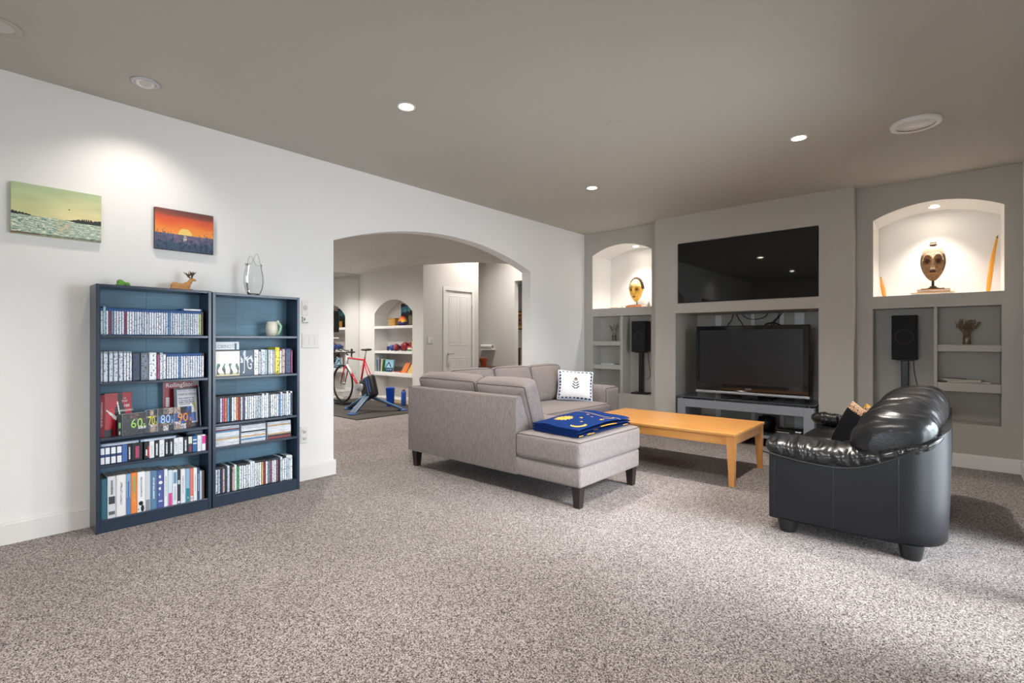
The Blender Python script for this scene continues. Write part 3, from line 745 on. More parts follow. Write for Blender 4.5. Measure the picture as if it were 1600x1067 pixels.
# U-shaped shell: plan path from the near front corner round the back to the far front corner
path = [(LX0,LY0)]
R_ = 0.21
for i in range(1,10): path.append((LX0+(LX1-R_-LX0)*i/9,LY0))
for i in range(1,9): a=-PI/2+PI/2*i/8; path.append((LX1-R_+R_*math.cos(a),LY0+R_+R_*math.sin(a)))
for i in range(1,12): path.append((LX1,LY0+R_+(LY1-LY0-2*R_)*i/11))
for i in range(1,9): a=PI/2*i/8; path.append((LX1-R_+R_*math.cos(a),LY1-R_+R_*math.sin(a)))
for i in range(1,10): path.append((LX1-R_-(LX1-R_-LX0)*i/9,LY1))
cxm,cym = 3.58,(LY0+LY1)/2
def ztop(x,y):
    s = max(0,(x-3.58)/(LX1-3.58)); f = max(0,(3.58-x)/(3.58-LX0))
    return 0.465+0.02*f**1.5+0.235*s**1.8
g = G(); NP=len(path); vs=[]; fs=[]; 
for i,(x,y) in enumerate(path):
    a = Vector(path[min(i+1,NP-1)])-Vector(path[max(i-1,0)]); nrm = Vector((a.y,-a.x)).normalized()
    zt = ztop(x,y); col=[]
    for t in (0,0.03,0.12,0.3,0.5,0.7,0.88,1.0):
        off = 0.006*math.sin(PI*t)+(-0.012 if t==0 else 0) + 0.012*t*max(0,(x-3.85)/0.23)
        col.append(Vector((x+nrm.x*off,y+nrm.y*off,0.078+(zt-0.078)*t)))
    for t in (1.0,0.5,0.0):
        col.append(Vector((x-nrm.x*0.11,y-nrm.y*0.11,0.078+(zt-0.078)*t)))
    vs += col
K=11
for i in range(NP-1):
    for k in range(K): fs.append((i*K+k,(i+1)*K+k,(i+1)*K+(k+1)%K,i*K+(k+1)%K))
fs += [tuple(range(K)),tuple((NP-1)*K+k for k in range(K))]
g.add(vs,fs,LM); sh = g.build('outer_shell',LM,lv,smooth=True,angle=40)
for x in (3.275,3.585,3.885):
    z1 = ztop(x,LY0); G().tube([(x,LY0-0.001-0.006*math.sin(PI*t),0.082+(z1-0.09)*t) for t in (0,.1,.3,.5,.7,.9,1)],0.0015,6).build('seam',M['black_plastic'],sh,smooth=True)
G().rbox(LX0+0.015,LX1-0.1,LY0+0.10,LY1-0.10,0.085,0.27,0.02,2,LM).build('seat_rail',LM,lv,smooth=True,angle=40)
def wr(p, s, amp, f=26, ax=0):
    """leather folds: narrow creases running across the axis ax"""
    m_ = p.x if ax == 0 else p.y; o_ = p.y if ax == 0 else p.x
    q = Vector((m_*f*0.42+s+o_*3.0, o_*f*0.10+s*2, p.z*f*0.09)) + Vector((noise.noise(p*6+Vector((s,0,0)))*0.8, 0, 0))
    n1 = noise.noise(q); n2 = noise.noise(Vector((q.x*2.1+p.z*5, q.y, q.z*1.5+7)))
    return amp*(0.40*noise.noise(p*6+Vector((s,1,2))) - 0.55*(1-min(1,abs(n1)*2.0))**2.0 - 0.34*(1-min(1,abs(n2)*2.4))**2.6)
for i,(y0,y1) in enumerate(((LY0+0.20,4.173),(4.177,LY1-0.20))):
    cushion('seat_cushion',LS,lv,(3.50,(y0+y1)/2,0.365),(0.56,y1-y0,0.21),0.06,(0.02,0.005,0.035),n=20,fn=lambda q,p,i=i: q+Vector((0,0,wr(q,i*9.,0.007,14)*(p[2]>0))))
def loft(path, prof, n, wrinkle, seed, f=26, ax=0):
    """sweep: path(t)->(centre, half_w vec, half_h vec); superellipse section"""
    def fn(u,v):
        c,a,b,e = path(v); q = 2*PI*u
        ca,sa = math.cos(q),math.sin(q)
        x = math.copysign(abs(ca)**e,ca); z = math.copysign(abs(sa)**e,sa)
        p = c+a*x+b*z; nn=(a*ca+b*sa); nn = nn.normalized() if nn.length>1e-6 else Vector((0,0,1))
        edge = min(1,min(v,1-v)*9)
        return p+nn*wr(p,seed,wrinkle,f,ax)*edge
    return fn
def endtaper(t, k=0.10):
    e = min(t,1-t)/k
    return 1 if e >= 1 else math.sqrt(max(0.0004,1-(1-e)**2))
for s,y0 in ((1,LY0),(-1,LY1)):
    def apath(t,s=s,y0=y0):
        x = 3.205+0.87*t
        z = 0.530-0.022*math.sin(PI*min(1,t*1.25))+0.145*max(0,(t-0.42)/0.58)**2.0
        w = 0.135*endtaper(t,0.12); h = 0.060*endtaper(t,0.14)*(1-0.40*t**3)
        yc = y0+s*(0.10+0.05*t*t)
        tl = -s*0.25   # droops outwards
        a = Vector((0,w,w*-tl*0.9)); b = Vector((0,h*tl*0.6,h))
        return Vector((x,yc,z)),a,b,0.75
    g = G(); g.grid(loft(apath,None,0,0.022,s*3.3,34),40,150); 
    g.build('arm_pad',LS,lv,smooth=True,weld=True)
ts = [i/24 for i in range(25)]
g = G(); g.tube([(3.215+0.83*t, LY0-0.030-0.004*t+0.02*t*t, 0.490-0.040*math.sin(PI*min(1,t*1.15))+0.150*max(0,(t-0.45)/0.55)**1.9) for t in ts],0.0045,6)
g.build('seam',M['black_plastic'],lv,smooth=True)
for i,(y0,y1) in enumerate(((LY0+0.025,4.18),(4.17,LY1-0.025))):
    def bpath(t,y0=y0,y1=y1,i=i):
        y = y0+(y1-y0)*t; o = (1-t) if i==0 else t      # o = 1 at the outer end
        zt = 0.885-0.145*o**2.4; zb = 0.42+0.10*o**2; tp = endtaper(t,0.13)
        h = (zt-zb)/2*(0.55+0.45*tp); w = 0.195*(0.45+0.55*tp)*(1+0.02*o)
        lean = 0.16
        return Vector((3.893-0.05*o,y,(zt+zb)/2-0.01*(1-tp))),Vector((w,0,0.02)),Vector((lean*h,0,h)),0.80
    g = G(); g.grid(loft(bpath,None,0,0.019,11+i*5,30,1),56,110)
    for e in (0.0,1.0):
        f_ = loft(bpath,None,0,0.0,0); g.add([f_(k/40,e) for k in range(40)],[tuple(range(40))])
    g.build('back_cushion',LS,lv,smooth=True,weld=True)
for x,y in ((3.935,LY0+0.06),(3.335,LY0+0.065),(3.935,LY1-0.06),(3.335,LY1-0.065)):
    G().lathe([(0.043,0.0),(0.047,0.012),(0.056,0.06),(0.058,0.082)],(x,y,0),20).build('foot',M['black_plastic'],lv,smooth=True,angle=50)
# two animal-print pillows leaning in the near corner of the loveseat
def zebra(u,v):
    d = min(u,v,1-u,1-v)
    if d < 0.10:
        return hx(30,24,22) if math.sin((u-v)*95+6*noise.noise(Vector((u*6,v*6,0)))) > 0.1 else hx(206,168,138)
    return hx(16,17,22)
throw_pillow('throw_pillow','black throw pillow with striped animal-print border, foremost on leather sofa',(3.605,3.92,0.585),0.34,0.33,0.08,(-0.80,-0.46,0.36),(0.40,0.06,0.9),zebra,flatmat('191a20',0.9),flatmat('c09b7d',0.9),n=36,group='animal-print pillows')
def mustard(u,v):
    return hx(205,150,24) if min(u,1-u) < 0.07 else zebra(u,v)
throw_pillow('throw_pillow','black animal-print throw pillow with mustard edge, tucked behind the other',(3.690,3.885,0.585),0.33,0.31,0.05,(-0.78,-0.50,0.38),(0.44,0.06,0.88),mustard,flatmat('191a20',0.9),flatmat('cd9618',0.9),n=36,group='animal-print pillows')

# ------------------------------------------------------------------ television wall
t = thing('wall_television','large flush-mounted black glass television in the upper recess','television',(2.267,YC+0.05,1.65))
G().rbox(1.508,3.027,YC-0.012,YC+0.06,1.650,2.385,0.003,1,M['black_plastic']).build('bezel',M['black_plastic'],t)
G().box(1.511,3.024,YC-0.0135,YC-0.0115,1.653,2.382).build('screen',M['black_screen'],t)
ts_ = thing('tv_stand','silver media stand with smoked glass top in the lower recess','tv stand',(2.27,6.2,0))
S0,S1,SF,SB = 1.545,3.015,5.985,6.52
G().rbox(S0-0.02,S1+0.012,SF-0.012,SB,0.490,0.502,0.004,1,M['glass_dark']).build('glass_top',M['glass_dark'],ts_)
for x in (S0+0.05,S0+0.45,S0+0.95,S1-0.05): G().lathe([(0.007,0.470),(0.007,0.490)],(x,SF+0.02,0),12).build('standoff',M['chrome'],ts_)
for x0 in (S0,S1-0.10): G().rbox(x0,x0+0.10,SF,SB-0.03,0.0,0.470,0.003,1,M['stand_silver']).build('side_leg',M['stand_silver'],ts_)
G().box(S0+0.10,S1-0.10,SF,SF+0.03,0.375,0.470).build('front_beam',M['stand_silver'],ts_)
G().box(S0+0.10,S1-0.10,SB-0.06,SB-0.03,0.375,0.470).build('rear_beam',M['stand_silver'],ts_)
G().box(S0+0.10,S1-0.10,SF+0.005,SB-0.03,0.105,0.130).build('lower_shelf',M['glass_dark'],ts_)
G().box(S0+0.10,S1-0.10,SF,SF+0.006,0.100,0.132).build('shelf_edge',M['stand_silver'],ts_)
tv = thing('television','black flat television with silver lower edge on the media stand','television',(2.30,6.25,0.502))
TV0,TV1,TF = 1.685,2.925,6.225
G().rbox(TV0,TV1,TF,TF+0.09,0.575,1.355,0.008,2,M['black_gloss']).build('bezel',M['black_gloss'],tv)
G().box(TV0+0.045,TV1-0.062,TF-0.0015,TF+0.001,0.655,1.305).build('screen',M['black_matte_screen'],tv)
G().rbox(TV0-0.004,TV1+0.004,TF-0.010,TF+0.05,0.540,0.568,0.005,2,M['silver']).build('speaker_bar',M['silver'],tv)
G().rbox(2.22,2.40,TF+0.02,TF+0.06,0.510,0.60,0.005,1,M['black_plastic']).build('neck',M['black_plastic'],tv)
G().rbox(2.07,2.56,6.06,6.42,0.5025,0.514,0.005,1,M['black_gloss']).build('foot_plate',M['black_gloss'],tv)
text('SONY',0.026,M['silver'],tv,mtx_face((2.30,TF-0.002,0.607),(1,0,0),(0,0,1)))
t = thing('game_console','black set-top console with silver front strip on the stand shelf','console',(2.77,6.1,0.131))
G().rbox(2.63,2.905,6.04,6.26,0.132,0.215,0.015,2,M['black_gloss']).build('body',M['black_gloss'],t,smooth=True,angle=40)
G().rbox(2.645,2.77,6.034,6.042,0.175,0.184,0.002,1,M['silver']).build('disc_slot',M['silver'],t)
G().lathe([(0.012,0),(0.012,0.004),(0.009,0.006)],(2.86,6.04,0.158),16,mtx=Matrix.Rotation(PI/2,3,'X')).build('power_button',M['silver'],t)
t = thing('subwoofer','round black speaker on the stand shelf behind the table corner','speaker',(2.47,6.33,0.131))
G().lathe([(0.06,0.131),(0.085,0.15),(0.10,0.22),(0.085,0.29),(0.05,0.305)],(2.47,6.33,0),28).build('body',M['black_plastic'],t,smooth=True)
G().lathe([(0.045,0.306),(0.03,0.312),(0.001,0.312)],(2.47,6.33,0),24).build('cap',M['black_gloss'],t,smooth=True)
# cables, white back boards and cable cover behind the television
YN = YC+DN
for x0,x1,nm,lb in ((1.725,1.805,'back_board','wide white cable board on the recess wall behind television, left of the cables'),(2.17,2.215,'cable_cover','narrow white cable cover at the centre behind television'),(2.50,2.55,'back_board','thin white cable board behind television, under the right cables'),(2.66,2.77,'back_board','rightmost white cable board on the recess wall behind television')):
    tag(G().rbox(x0,x1,YN-0.03,YN-0.001,0.02,1.515,0.003,1,M['trim']).build(nm,M['trim']),lb,'board')
def cable(pts, r, label, parent=None):
    P=[Vector(p) for p in pts]; L=[]
    for i in range(len(P)-1):
        p0=P[max(i-1,0)];p1=P[i];p2=P[i+1];p3=P[min(i+2,len(P)-1)]
        for k in range(8):
            t=k/8; L.append(0.5*((2*p1)+(p2-p0)*t+(2*p0-5*p1+4*p2-p3)*t*t+(3*p1-p0-3*p2+p3)*t**3))
    L.append(P[-1]); o=G().tube(L,r,6).build('cable',M['black_rubber'],parent,smooth=True)
    if not parent: tag(o,label,'cable','cables above the television')
    return o
yc=YN-0.05
cable([(1.955,yc,1.515),(1.935,yc,1.44),(1.90,yc-0.05,1.36),(1.89,yc-0.1,1.20)],0.005,'leftmost black cable dropping behind the television')
cable([(2.0,yc,1.515),(2.03,yc,1.45),(2.08,yc-0.03,1.38),(2.12,yc-0.1,1.22)],0.005,'second black cable slanting behind the television')
cable([(2.07,yc,1.515),(2.12,yc,1.465),(2.22,yc,1.445),(2.33,yc,1.47),(2.37,yc,1.515)],0.005,'black cable looping across the white cover above television')
cable([(2.50,yc,1.515),(2.48,yc,1.46),(2.44,yc-0.06,1.395),(2.40,yc-0.1,1.25)],0.006,'black cable on the right dropping to the power block')
cable([(2.53,yc,1.515),(2.50,yc-0.01,1.47),(2.465,yc-0.07,1.40),(2.45,yc-0.1,1.25)],0.006,'rightmost black cable dropping to the power block')
cable([(2.36,yc-0.1,1.36),(2.40,yc-0.12,1.385),(2.48,yc-0.12,1.39),(2.54,yc-0.1,1.36)],0.010,'short thick black cable arching over the television top')

# ------------------------------------------------------------------ loudspeakers in the lower niches
def loudspeaker(x0,x1,yf,z0,z1,zb,label,slab,ring):
    t = thing('loudspeaker',label,'speaker',((x0+x1)/2,yf+0.08,z0))
    G().rbox(x0,x1,yf+0.012,yf+0.165,z0,z1,0.004,1,M['black_plastic']).build('cabinet',M['black_plastic'],t)
    G().rbox(x0+0.004,x1-0.004,yf,yf+0.013,z0+0.004,z1-0.004,0.005,1,M['black_cloth']).build('grille',M['black_cloth'],t)
    cx=(x0+x1)/2; cz=z0+(z1-z0)*0.52
    G().tube([(cx+ring*math.cos(a*PI/16),yf-0.001,cz+ring*math.sin(a*PI/16)) for a in range(32)],0.003,6,closed=True).build('driver_ring',flatmat('3a3a3c',0.5),t,smooth=True)
    s = thing('speaker_stand',slab,'speaker stand',(cx,yf+0.1,zb))
    G().rbox(cx-0.03,cx+0.03,yf+0.07,yf+0.12,zb+0.02,z0-0.008,0.006,1,M['black_plastic']).build('pole',M['black_plastic'],s)
    G().rbox(cx-0.07,cx+0.07,yf+0.03,yf+0.16,z0-0.009,z0-0.001,0.002,1,M['black_plastic']).build('top_plate',M['black_plastic'],s)
    G().rbox(cx-0.11,cx+0.11,yf+0.0,yf+0.175,zb+0.001,zb+0.022,0.004,1,M['black_plastic']).build('base_plate',M['black_plastic'],s)
    cable([(cx+0.06,yf+0.168,z0+0.1),(cx+0.07,yf+0.169,z0-0.12),(cx+0.10,yf+0.165,z0-0.32),(cx+0.05,yf+0.15,z0-0.38)],0.003,'',s)
loudspeaker(0.745,0.955,YB+0.035,1.02,1.445,0.44,'black loudspeaker on a stand in the left lower niche','black speaker stand with flat base in the left lower niche',0.055)
loudspeaker(3.63,3.835,YB+0.055,0.985,1.43,0.405,'black loudspeaker with a round driver ring in the right lower niche','black speaker pole stand in the right niche behind leather sofa',0.072)

# vases with dried stalks
def dried(x,y,z,h,nst,seed,label,col,stalk):
    rnd=random.Random(seed); t=thing('dried_flower_vase',label,'vase',(x,y,z))
    G().lathe([(0.028,z+0.001),(0.030,z+0.01),(0.027,z+h*0.22),(0.029,z+h*0.32),(0.026,z+h*0.32),(0.024,z+h*0.2),(0.024,z+0.012)],(x,y,0),20,caps=False).build('jar',M['glassware'] if col is None else col,t,smooth=True)
    g=G(); g2=G()
    for i in range(nst):
        a=rnd.uniform(0,2*PI); sp=rnd.uniform(0.02,0.095); hh=h*rnd.uniform(0.7,1.0)
        p0=Vector((x+0.012*math.cos(a),y+0.01*math.sin(a),z+0.015)); p2=Vector((x+sp*math.cos(a),y+sp*0.7*math.sin(a),z+hh))
        p1=(p0+p2)/2+Vector((-0.2*sp*math.cos(a),0,0.01))
        g.tube([p0,p1,p2],0.0013,4)
        for k in range(4):
            q=p1.lerp(p2,0.45+0.18*k)+Vector((rnd.uniform(-.008,.008),rnd.uniform(-.006,.006),0)); g2.ell(q,(0.0045,0.0045,0.008),6)
    s=g.build('stalks',stalk,t); s['kind']='stuff'; s=g2.build('seed_heads',stalk,t); s['kind']='stuff'
dried(0.44,YB+0.10,1.169,0.26,16,3,'small glass jar of dried grey stalks on left niche shelf',None,flatmat('77726a',0.9))
dried(4.195,YB+0.11,1.139,0.245,46,5,'small brown jar of dried brown flowers on right niche shelf',flatmat('6d5b48',0.25),flatmat('7d6650',0.9))
# papers / magazines on the niche shelves
for i,(x,y,z,w,d,h,rz,c,lb) in enumerate(((0.36,YB+0.10,0.833,0.20,0.14,0.012,0.15,'dfe6ee','flat white booklet at the bottom of the pile on left niche shelf'),(0.34,YB+0.09,0.8455,0.15,0.10,0.010,-0.3,'a9c4dc','light blue leaflet on top of booklet on left niche shelf'),
      (4.20,YB+0.11,0.783,0.30,0.16,0.014,0.05,'b5a893','wide beige magazine at the bottom of pile on right niche shelf'),(4.17,YB+0.10,0.7975,0.26,0.16,0.012,-0.12,'cbbfa8','cream magazine in the middle of pile on right niche shelf'),(4.10,YB+0.09,0.810,0.17,0.13,0.010,-0.25,'3d4038','dark booklet on top of magazine pile on right niche shelf'))):
    t=thing('magazine',lb,'magazine',(x,y,z),rz)
    G().rbox(-w/2,w/2,-d/2,d/2,0,h,0.002,1,flatmat(c,0.5)).build('cover',flatmat(c,0.5),t,world=False)
    G().box(-w/2+.003,w/2+0.0015,-d/2-0.0012,d/2-.003,h*0.25,h*0.75).build('pages',M['paper'],t,world=False)

# ------------------------------------------------------------------ bookcases
XF = 0.215; XBK = 0.018
SHL = (1.211,0.919,0.578,0.411); SHR = (1.212,0.919,0.589,0.422)
def bookcase(y0,y1,ztop,shelves,zbot,label,seam):
    t = thing('bookcase',label,'bookcase',((XF+XBK)/2,(y0+y1)/2,0)); m=M['case_daylit']; th=0.020
    for y in (y0,y1-th): G().rbox(XBK,XF,y,y+th,0,ztop,0.0015,1,m).build('side_panel',m,t)
    G().rbox(XBK,XF-0.001,y0+th,y1-th,ztop-0.018,ztop,0.0015,1,m).build('top_board',m,t)
    for z in shelves: G().rbox(XBK+0.006,XF-0.004,y0+th,y1-th,z-0.017,z,0.0015,1,m).build('shelf',m,t)
    G().rbox(XBK,XF-0.003,y0+th,y1-th,zbot-0.017,zbot,0.0015,1,m).build('bottom_shelf',m,t)
    G().box(XF-0.022,XF-0.004,y0+th,y1-th,0.0,zbot-0.017).build('kick_board',m,t)
    ym=seam
    for a,b in ((y0+th,ym-0.0006),(ym+0.0006,y1-th)): G().box(XBK,XBK+0.005,a,b,zbot,ztop-0.018).build('back_sheet',M['case_back'],t)
    g=G()
    for z in [zbot+0.05+0.064*k for k in range(int((ztop-zbot-0.1)/0.064))]:
        g.lathe([(0.003,0),(0.003,0.0006)],(XF-0.04,y1-th,z),8,mtx=Matrix.Rotation(PI/2,3,'X'))
    o=g.build('pin_holes',flatmat('9aa6b2',0.5),t); o['kind']='stuff'
    return t
bookcase(0.606,1.236,1.524,SHL,0.078,'dark blue five-shelf bookcase on the left, full of discs, magazines and books',0.90)
bookcase(1.243,1.866,1.518,SHR,0.084,'dark blue five-shelf bookcase on the right with mug on top shelf',1.46)

# shared unit meshes for cases and books (x: depth, front at +0.5; y: thickness; z: 0..1)
def unit(name, fn, m):
    g=G(); fn(g); o=g.build(name,m,None,world=False); me=o.data; bpy.data.objects.remove(o); return me
U_body = unit('disc_case', lambda g: g.rbox(-0.5,0.5,-0.5,0.5,0,1,0.03,1), M['flat'])
U_spine = unit('spine_insert', lambda g: g.box(0.48,0.508,-0.40,0.40,0.03,0.93), M['spine'])
U_spine_bd = unit('spine_insert', lambda g: g.box(0.48,0.508,-0.36,0.36,0.03,0.88), M['spine'])
def bookg(g):
    g.box(-0.5,0.5,-0.5,-0.42,0,1); g.box(-0.5,0.5,0.42,0.5,0,1)
    g.add([(0.40,-0.46,0),(0.40,0.46,0),(0.40,0.46,1),(0.40,-0.46,1),(0.5,-0.36,0),(0.5,0.36,0),(0.5,0.36,1),(0.5,-0.36,1),(0.47,-0.5,0),(0.47,0.5,0),(0.47,0.5,1),(0.47,-0.5,1)],[(4,5,6,7),(8,4,7,11),(5,9,10,6),(4,8,9,5),(7,6,10,11),(0,3,2,1)])
U_book = unit('book', bookg, M['flat'])
U_pages = unit('pages', lambda g: g.box(-0.485,0.44,-0.42,0.42,0.012,0.988), M['paper'])
U_bspine = unit('spine_print', lambda g: g.box(0.49,0.506,-0.33,0.33,0.04,0.96), M['spine'])
U_band = unit('spine_band', lambda g: g.box(0.49,0.511,-0.365,0.365,0,1), M['flat'])
def put(mesh,name,loc,scale,colr,parent=None,rot=None):
    o=bpy.data.objects.new(name,mesh); COL.objects.link(o); o.location=loc; o.scale=scale; o.color=(*colr,1)
    if parent: o.parent=parent
    if rot: o.rotation_euler=rot
    return o
CN = {'f2f4f8':'white','e4e8ee':'pale white','c6d2dc':'light grey','a8c8cc':'pale teal','8a2c34':'dark red','23365c':'navy','cfd8e4':'cool grey','7d8a98':'grey','d8b070':'tan','4f88b8':'blue','c8b0a0':'beige','16181e':'black','b6d040':'lime','5a2a20':'brown','b84a80':'pink','e07a3a':'orange','3aa05a':'green','5aa0d0':'sky blue','d8c8e0':'lilac','8a5a70':'mauve','b86a50':'rust','3d4a66':'slate'}
def disc(y0,th,h,z,body,col,label,group,bd=False,depth=0.135,xf=0.190,lean=0,lie=False):
    th_=th*0.97
    if lie:   # lying flat: spine to the front, width along y
        o=put(U_body,'disc_case',(xf-depth/2,y0,z),(depth,h,th_),hxs(body)); ch=put(U_spine,'spine_insert',(0,0,0),(1,1,1),hxs(col),o)
        tag(o,label,'disc case',group); return o
    o=put(U_body,'disc_case',(xf-depth/2,y0+th/2,z),(depth,th_,h),hxs(body),None,(lean,0,0) if lean else None)
    put(U_spine_bd if bd else U_spine,'spine_insert',(0,0,0),(1,1,1),hxs(col),o)
    tag(o,label,'disc case',group); return o
rnd = random.Random(11)
pal_bd = ['f2f4f8']*12+['e4e8ee']*8+['c6d2dc']*4+['cfd8e4']*3+['8a2c34','4f88b8','7d8a98','a8c8cc']
pal_dvd = ['f2f4f8']*14+['e4e8ee']*10+['c6d2dc']*7+['16181e']*6+['cfd8e4']*4+['7d8a98','8a2c34','4f88b8','d8b070','e07a3a','c8b0a0','23365c','d8c8e0','3d4a66','8a5a70','5aa0d0','b86a50']
# left bookcase, top shelf: blu-ray style cases
gp='disc cases on the top shelf of the left bookcase'
y=0.631; n=43; p_=(1.192-0.631)/n
for i in range(n):
    c=rnd.choice(pal_bd); b='22508c'; h=0.170
    if i==1: c='a8c8cc'; b='8cc0bc'; h=0.178
    if i==n-1: c='5a2a20'; b='3a2420'; h=0.168
    if i==n-2: c='b6d040'
    disc(y+i*p_,p_,h,SHL[0]+0.0005,b,c,f'{CN[c]}-spined disc case, {ordn(i+1)} from left on top shelf of left bookcase',gp,bd=True)
disc(1.125,0.012,0.125,SHL[0]+0.1715,'22508c','f2f4f8','white-spined disc case lying flat on the row, top shelf of left bookcase',gp,lie=True)
# left bookcase, second shelf
gp='disc cases on the second shelf of the left bookcase'; z=SHL[1]+0.0005; k=0
for a,b in ((0.631,0.643),(0.645,0.668),(0.672,0.693),(0.695,0.718),(0.721,0.743),(0.745,0.759),(0.760,0.775),(0.776,0.788)):
    k+=1; disc(a,b-a,0.192,z,'8c98a4','cfd8e4' if k<6 else 'e4e8ee',f'silver boxed disc set, {ordn(k)} from left on second shelf of left bookcase',gp)
for a,b,c,bd,nm in ((0.791,0.831,'3d4a66','3d4858','slate patterned thick'),(0.834,0.877,'7d8a98','66707c','grey thick'),(0.878,0.920,'f2f4f8','dfe6ec','white thick'),(0.922,0.936,'b84a80','16181e','pink-lettered black'),(0.937,0.955,'e4e8ee','a8c8cc','pale'),(0.955,0.972,'f2f4f8','3d4858','white and black')):
    k+=1; disc(a,b-a,0.180,z,bd,c,f'{nm} disc box, {ordn(k)} from left on second shelf of left bookcase',gp)
n=16; p_=(1.196-0.974)/n
for i in range(n):
    k+=1; c=rnd.choice(pal_bd); disc(0.974+i*p_,p_,0.172,z,'22508c' if i<n-1 else '2a2024',c,f'{CN[c]}-spined disc case, {ordn(k)} from left on second shelf of left bookcase',gp,bd=True)
# right bookcase, third shelf (tall row) and fifth shelf
def dvdrow(y0,y1,n,z,h,gp,where,x=0.190,feat=None):
    p_=(y1-y0)/n; yy=y0
    for i in range(n):
        c=rnd.choice(pal_dvd); th=p_; hh=h*rnd.uniform(0.985,1.0); b=rnd.choice(['14181f','14181f','14181f','1d2a3c','d8dee6'])
        if feat and i in feat: c=feat[i]
        disc(yy,th,hh,z,b,c,f'{CN[c]}-spined disc case, {ordn(i+1)} from left on {where}',gp); yy+=p_
dvdrow(1.267,1.818,36,SHR[2]+0.0005,0.190,'disc cases on the third shelf of the right bookcase','third shelf of right bookcase',feat={1:'23365c',3:'b84a80',5:'5aa0d0',9:'e07a3a',10:'8a2c34',29:'4f88b8'})
dvdrow(1.267,1.818,35,0.084+0.0005,0.190,'disc cases on the bottom shelf of the right bookcase','bottom shelf of right bookcase',feat={2:'23365c',3:'c8b0a0',9:'3aa05a',20:'d8b070',21:'8a2c34',23:'7d8a98'})
# right bookcase, second shelf
gp='boxes and books on the second shelf of the right bookcase'; z=SHR[1]+0.0005; k=0
for a,b,h,c,bd,nm in ((1.530,1.563,0.190,'f2f4f8','e4e8ee','white'),(1.564,1.578,0.190,'e4e8ee','20242c','white and black'),(1.580,1.612,0.190,'cfd8e4','dfe6ec','pale grey'),(1.612,1.626,0.190,'a8c8cc','9ab6b8','pale teal'),(1.627,1.634,0.190,'16181e','16181e','thin black'),(1.634,1.644,0.186,'f2f4f8','dfe6ec','thin white'),(1.646,1.668,0.188,'e4e8ee','c6d2dc','white-grey'),(1.670,1.682,0.188,'d8c8e0','8c98b0','lilac'),(1.684,1.719,0.207,'e8e040','d8d028','bright yellow'),(1.719,1.735,0.192,'f2f4f8','b84a58','white and red'),(1.737,1.761,0.192,'c8b0a0','a8a8a8','grey striped'),(1.763,1.807,0.195,'3d4a66','2c3c70','navy patterned'),(1.808,1.819,0.190,'b84a80','20242c','pink and black')):
    k+=1; o=disc(a,b-a,h,z,bd,c,f'{nm} disc box, {ordn(k)} from the yellow-row left on second shelf of right bookcase' if False else f'{nm} disc box, {ordn(k)} after the lettered box, second shelf of right bookcase',gp)
def picbox(u,v):
    c=hx(244,242,232)
    if v<0.12: c=hx(206,196,160)
    for cx in (0.10,0.36,0.62,0.90):
        w=0.045+0.02*math.sin(v*17+cx*9)
        if 0.06<v<0.5 and abs(u-cx-0.03*math.sin(v*12+cx*20))<w: c=hx(62,112,112) if v>0.3 else hx(60,64,56)
    if noise.noise(Vector((u*30,v*30,0)))>0.62: c=hx(190,186,170)
    return c
t=thing('disc_box_set','white disc box set whose spines form one picture of dancing figures','disc box',(0.12,1.352,SHR[1]))
G().box(0.06,0.188,1.268,1.431,SHR[1]+0.0005,SHR[1]+0.192).build('box',flatmat('2a2e34',0.4),t)
painted('spine_picture',picbox,(0.1888,1.269,SHR[1]+0.004),(0,0.161,0),(0,0,0.178),64,60,M['vcol_gloss'],t)
def jgbox(u,v):
    return hx(196,208,222) if noise.noise(Vector((u*5+3,v*5,2)))>0.15 and v>0.5 else hx(52,74,98)
t=thing('disc_box_set','dark blue lettered disc box with tall cream letters on second shelf','disc box',(0.12,1.48,SHR[1]))
G().box(0.06,0.186,1.434,1.527,SHR[1]+0.0005,SHR[1]+0.190).build('box',flatmat('2d4056',0.4),t)
painted('box_front',jgbox,(0.1868,1.436,SHR[1]+0.004),(0,0.089,0),(0,0,0.182),20,30,M['vcol_gloss'],t)
for yy in (1.463,1.498):
    text('JG'[int(yy>1.48)],0.13,M['text_white'],t,mtx_face((0.1876,yy,SHR[1]+0.085),(0,1,0),(0,0,1)),squeeze=0.42)
t=thing('disc_box','pale box with grey capital letters lying across the picture-spined set','disc box',(0.12,1.348,SHR[1]+0.192))
G().box(0.055,0.180,1.267,1.428,SHR[1]+0.1935,SHR[1]+0.2385).build('box',flatmat('dfe6ee',0.4),t)
G().box(0.055,0.178,1.267,1.428,SHR[1]+0.239,SHR[1]+0.249).build('lid',flatmat('f2f4f6',0.4),t)
G().box(0.1795,0.1806,1.398,1.412,SHR[1]+0.194,SHR[1]+0.2380).build('stripe',flatmat('3d5468',0.4),t)
text('LOBINOT',0.036,M['text_grey'],t,mtx_face((0.1808,1.333,SHR[1]+0.215),(0,1,0),(0,0,1)),squeeze=0.80)
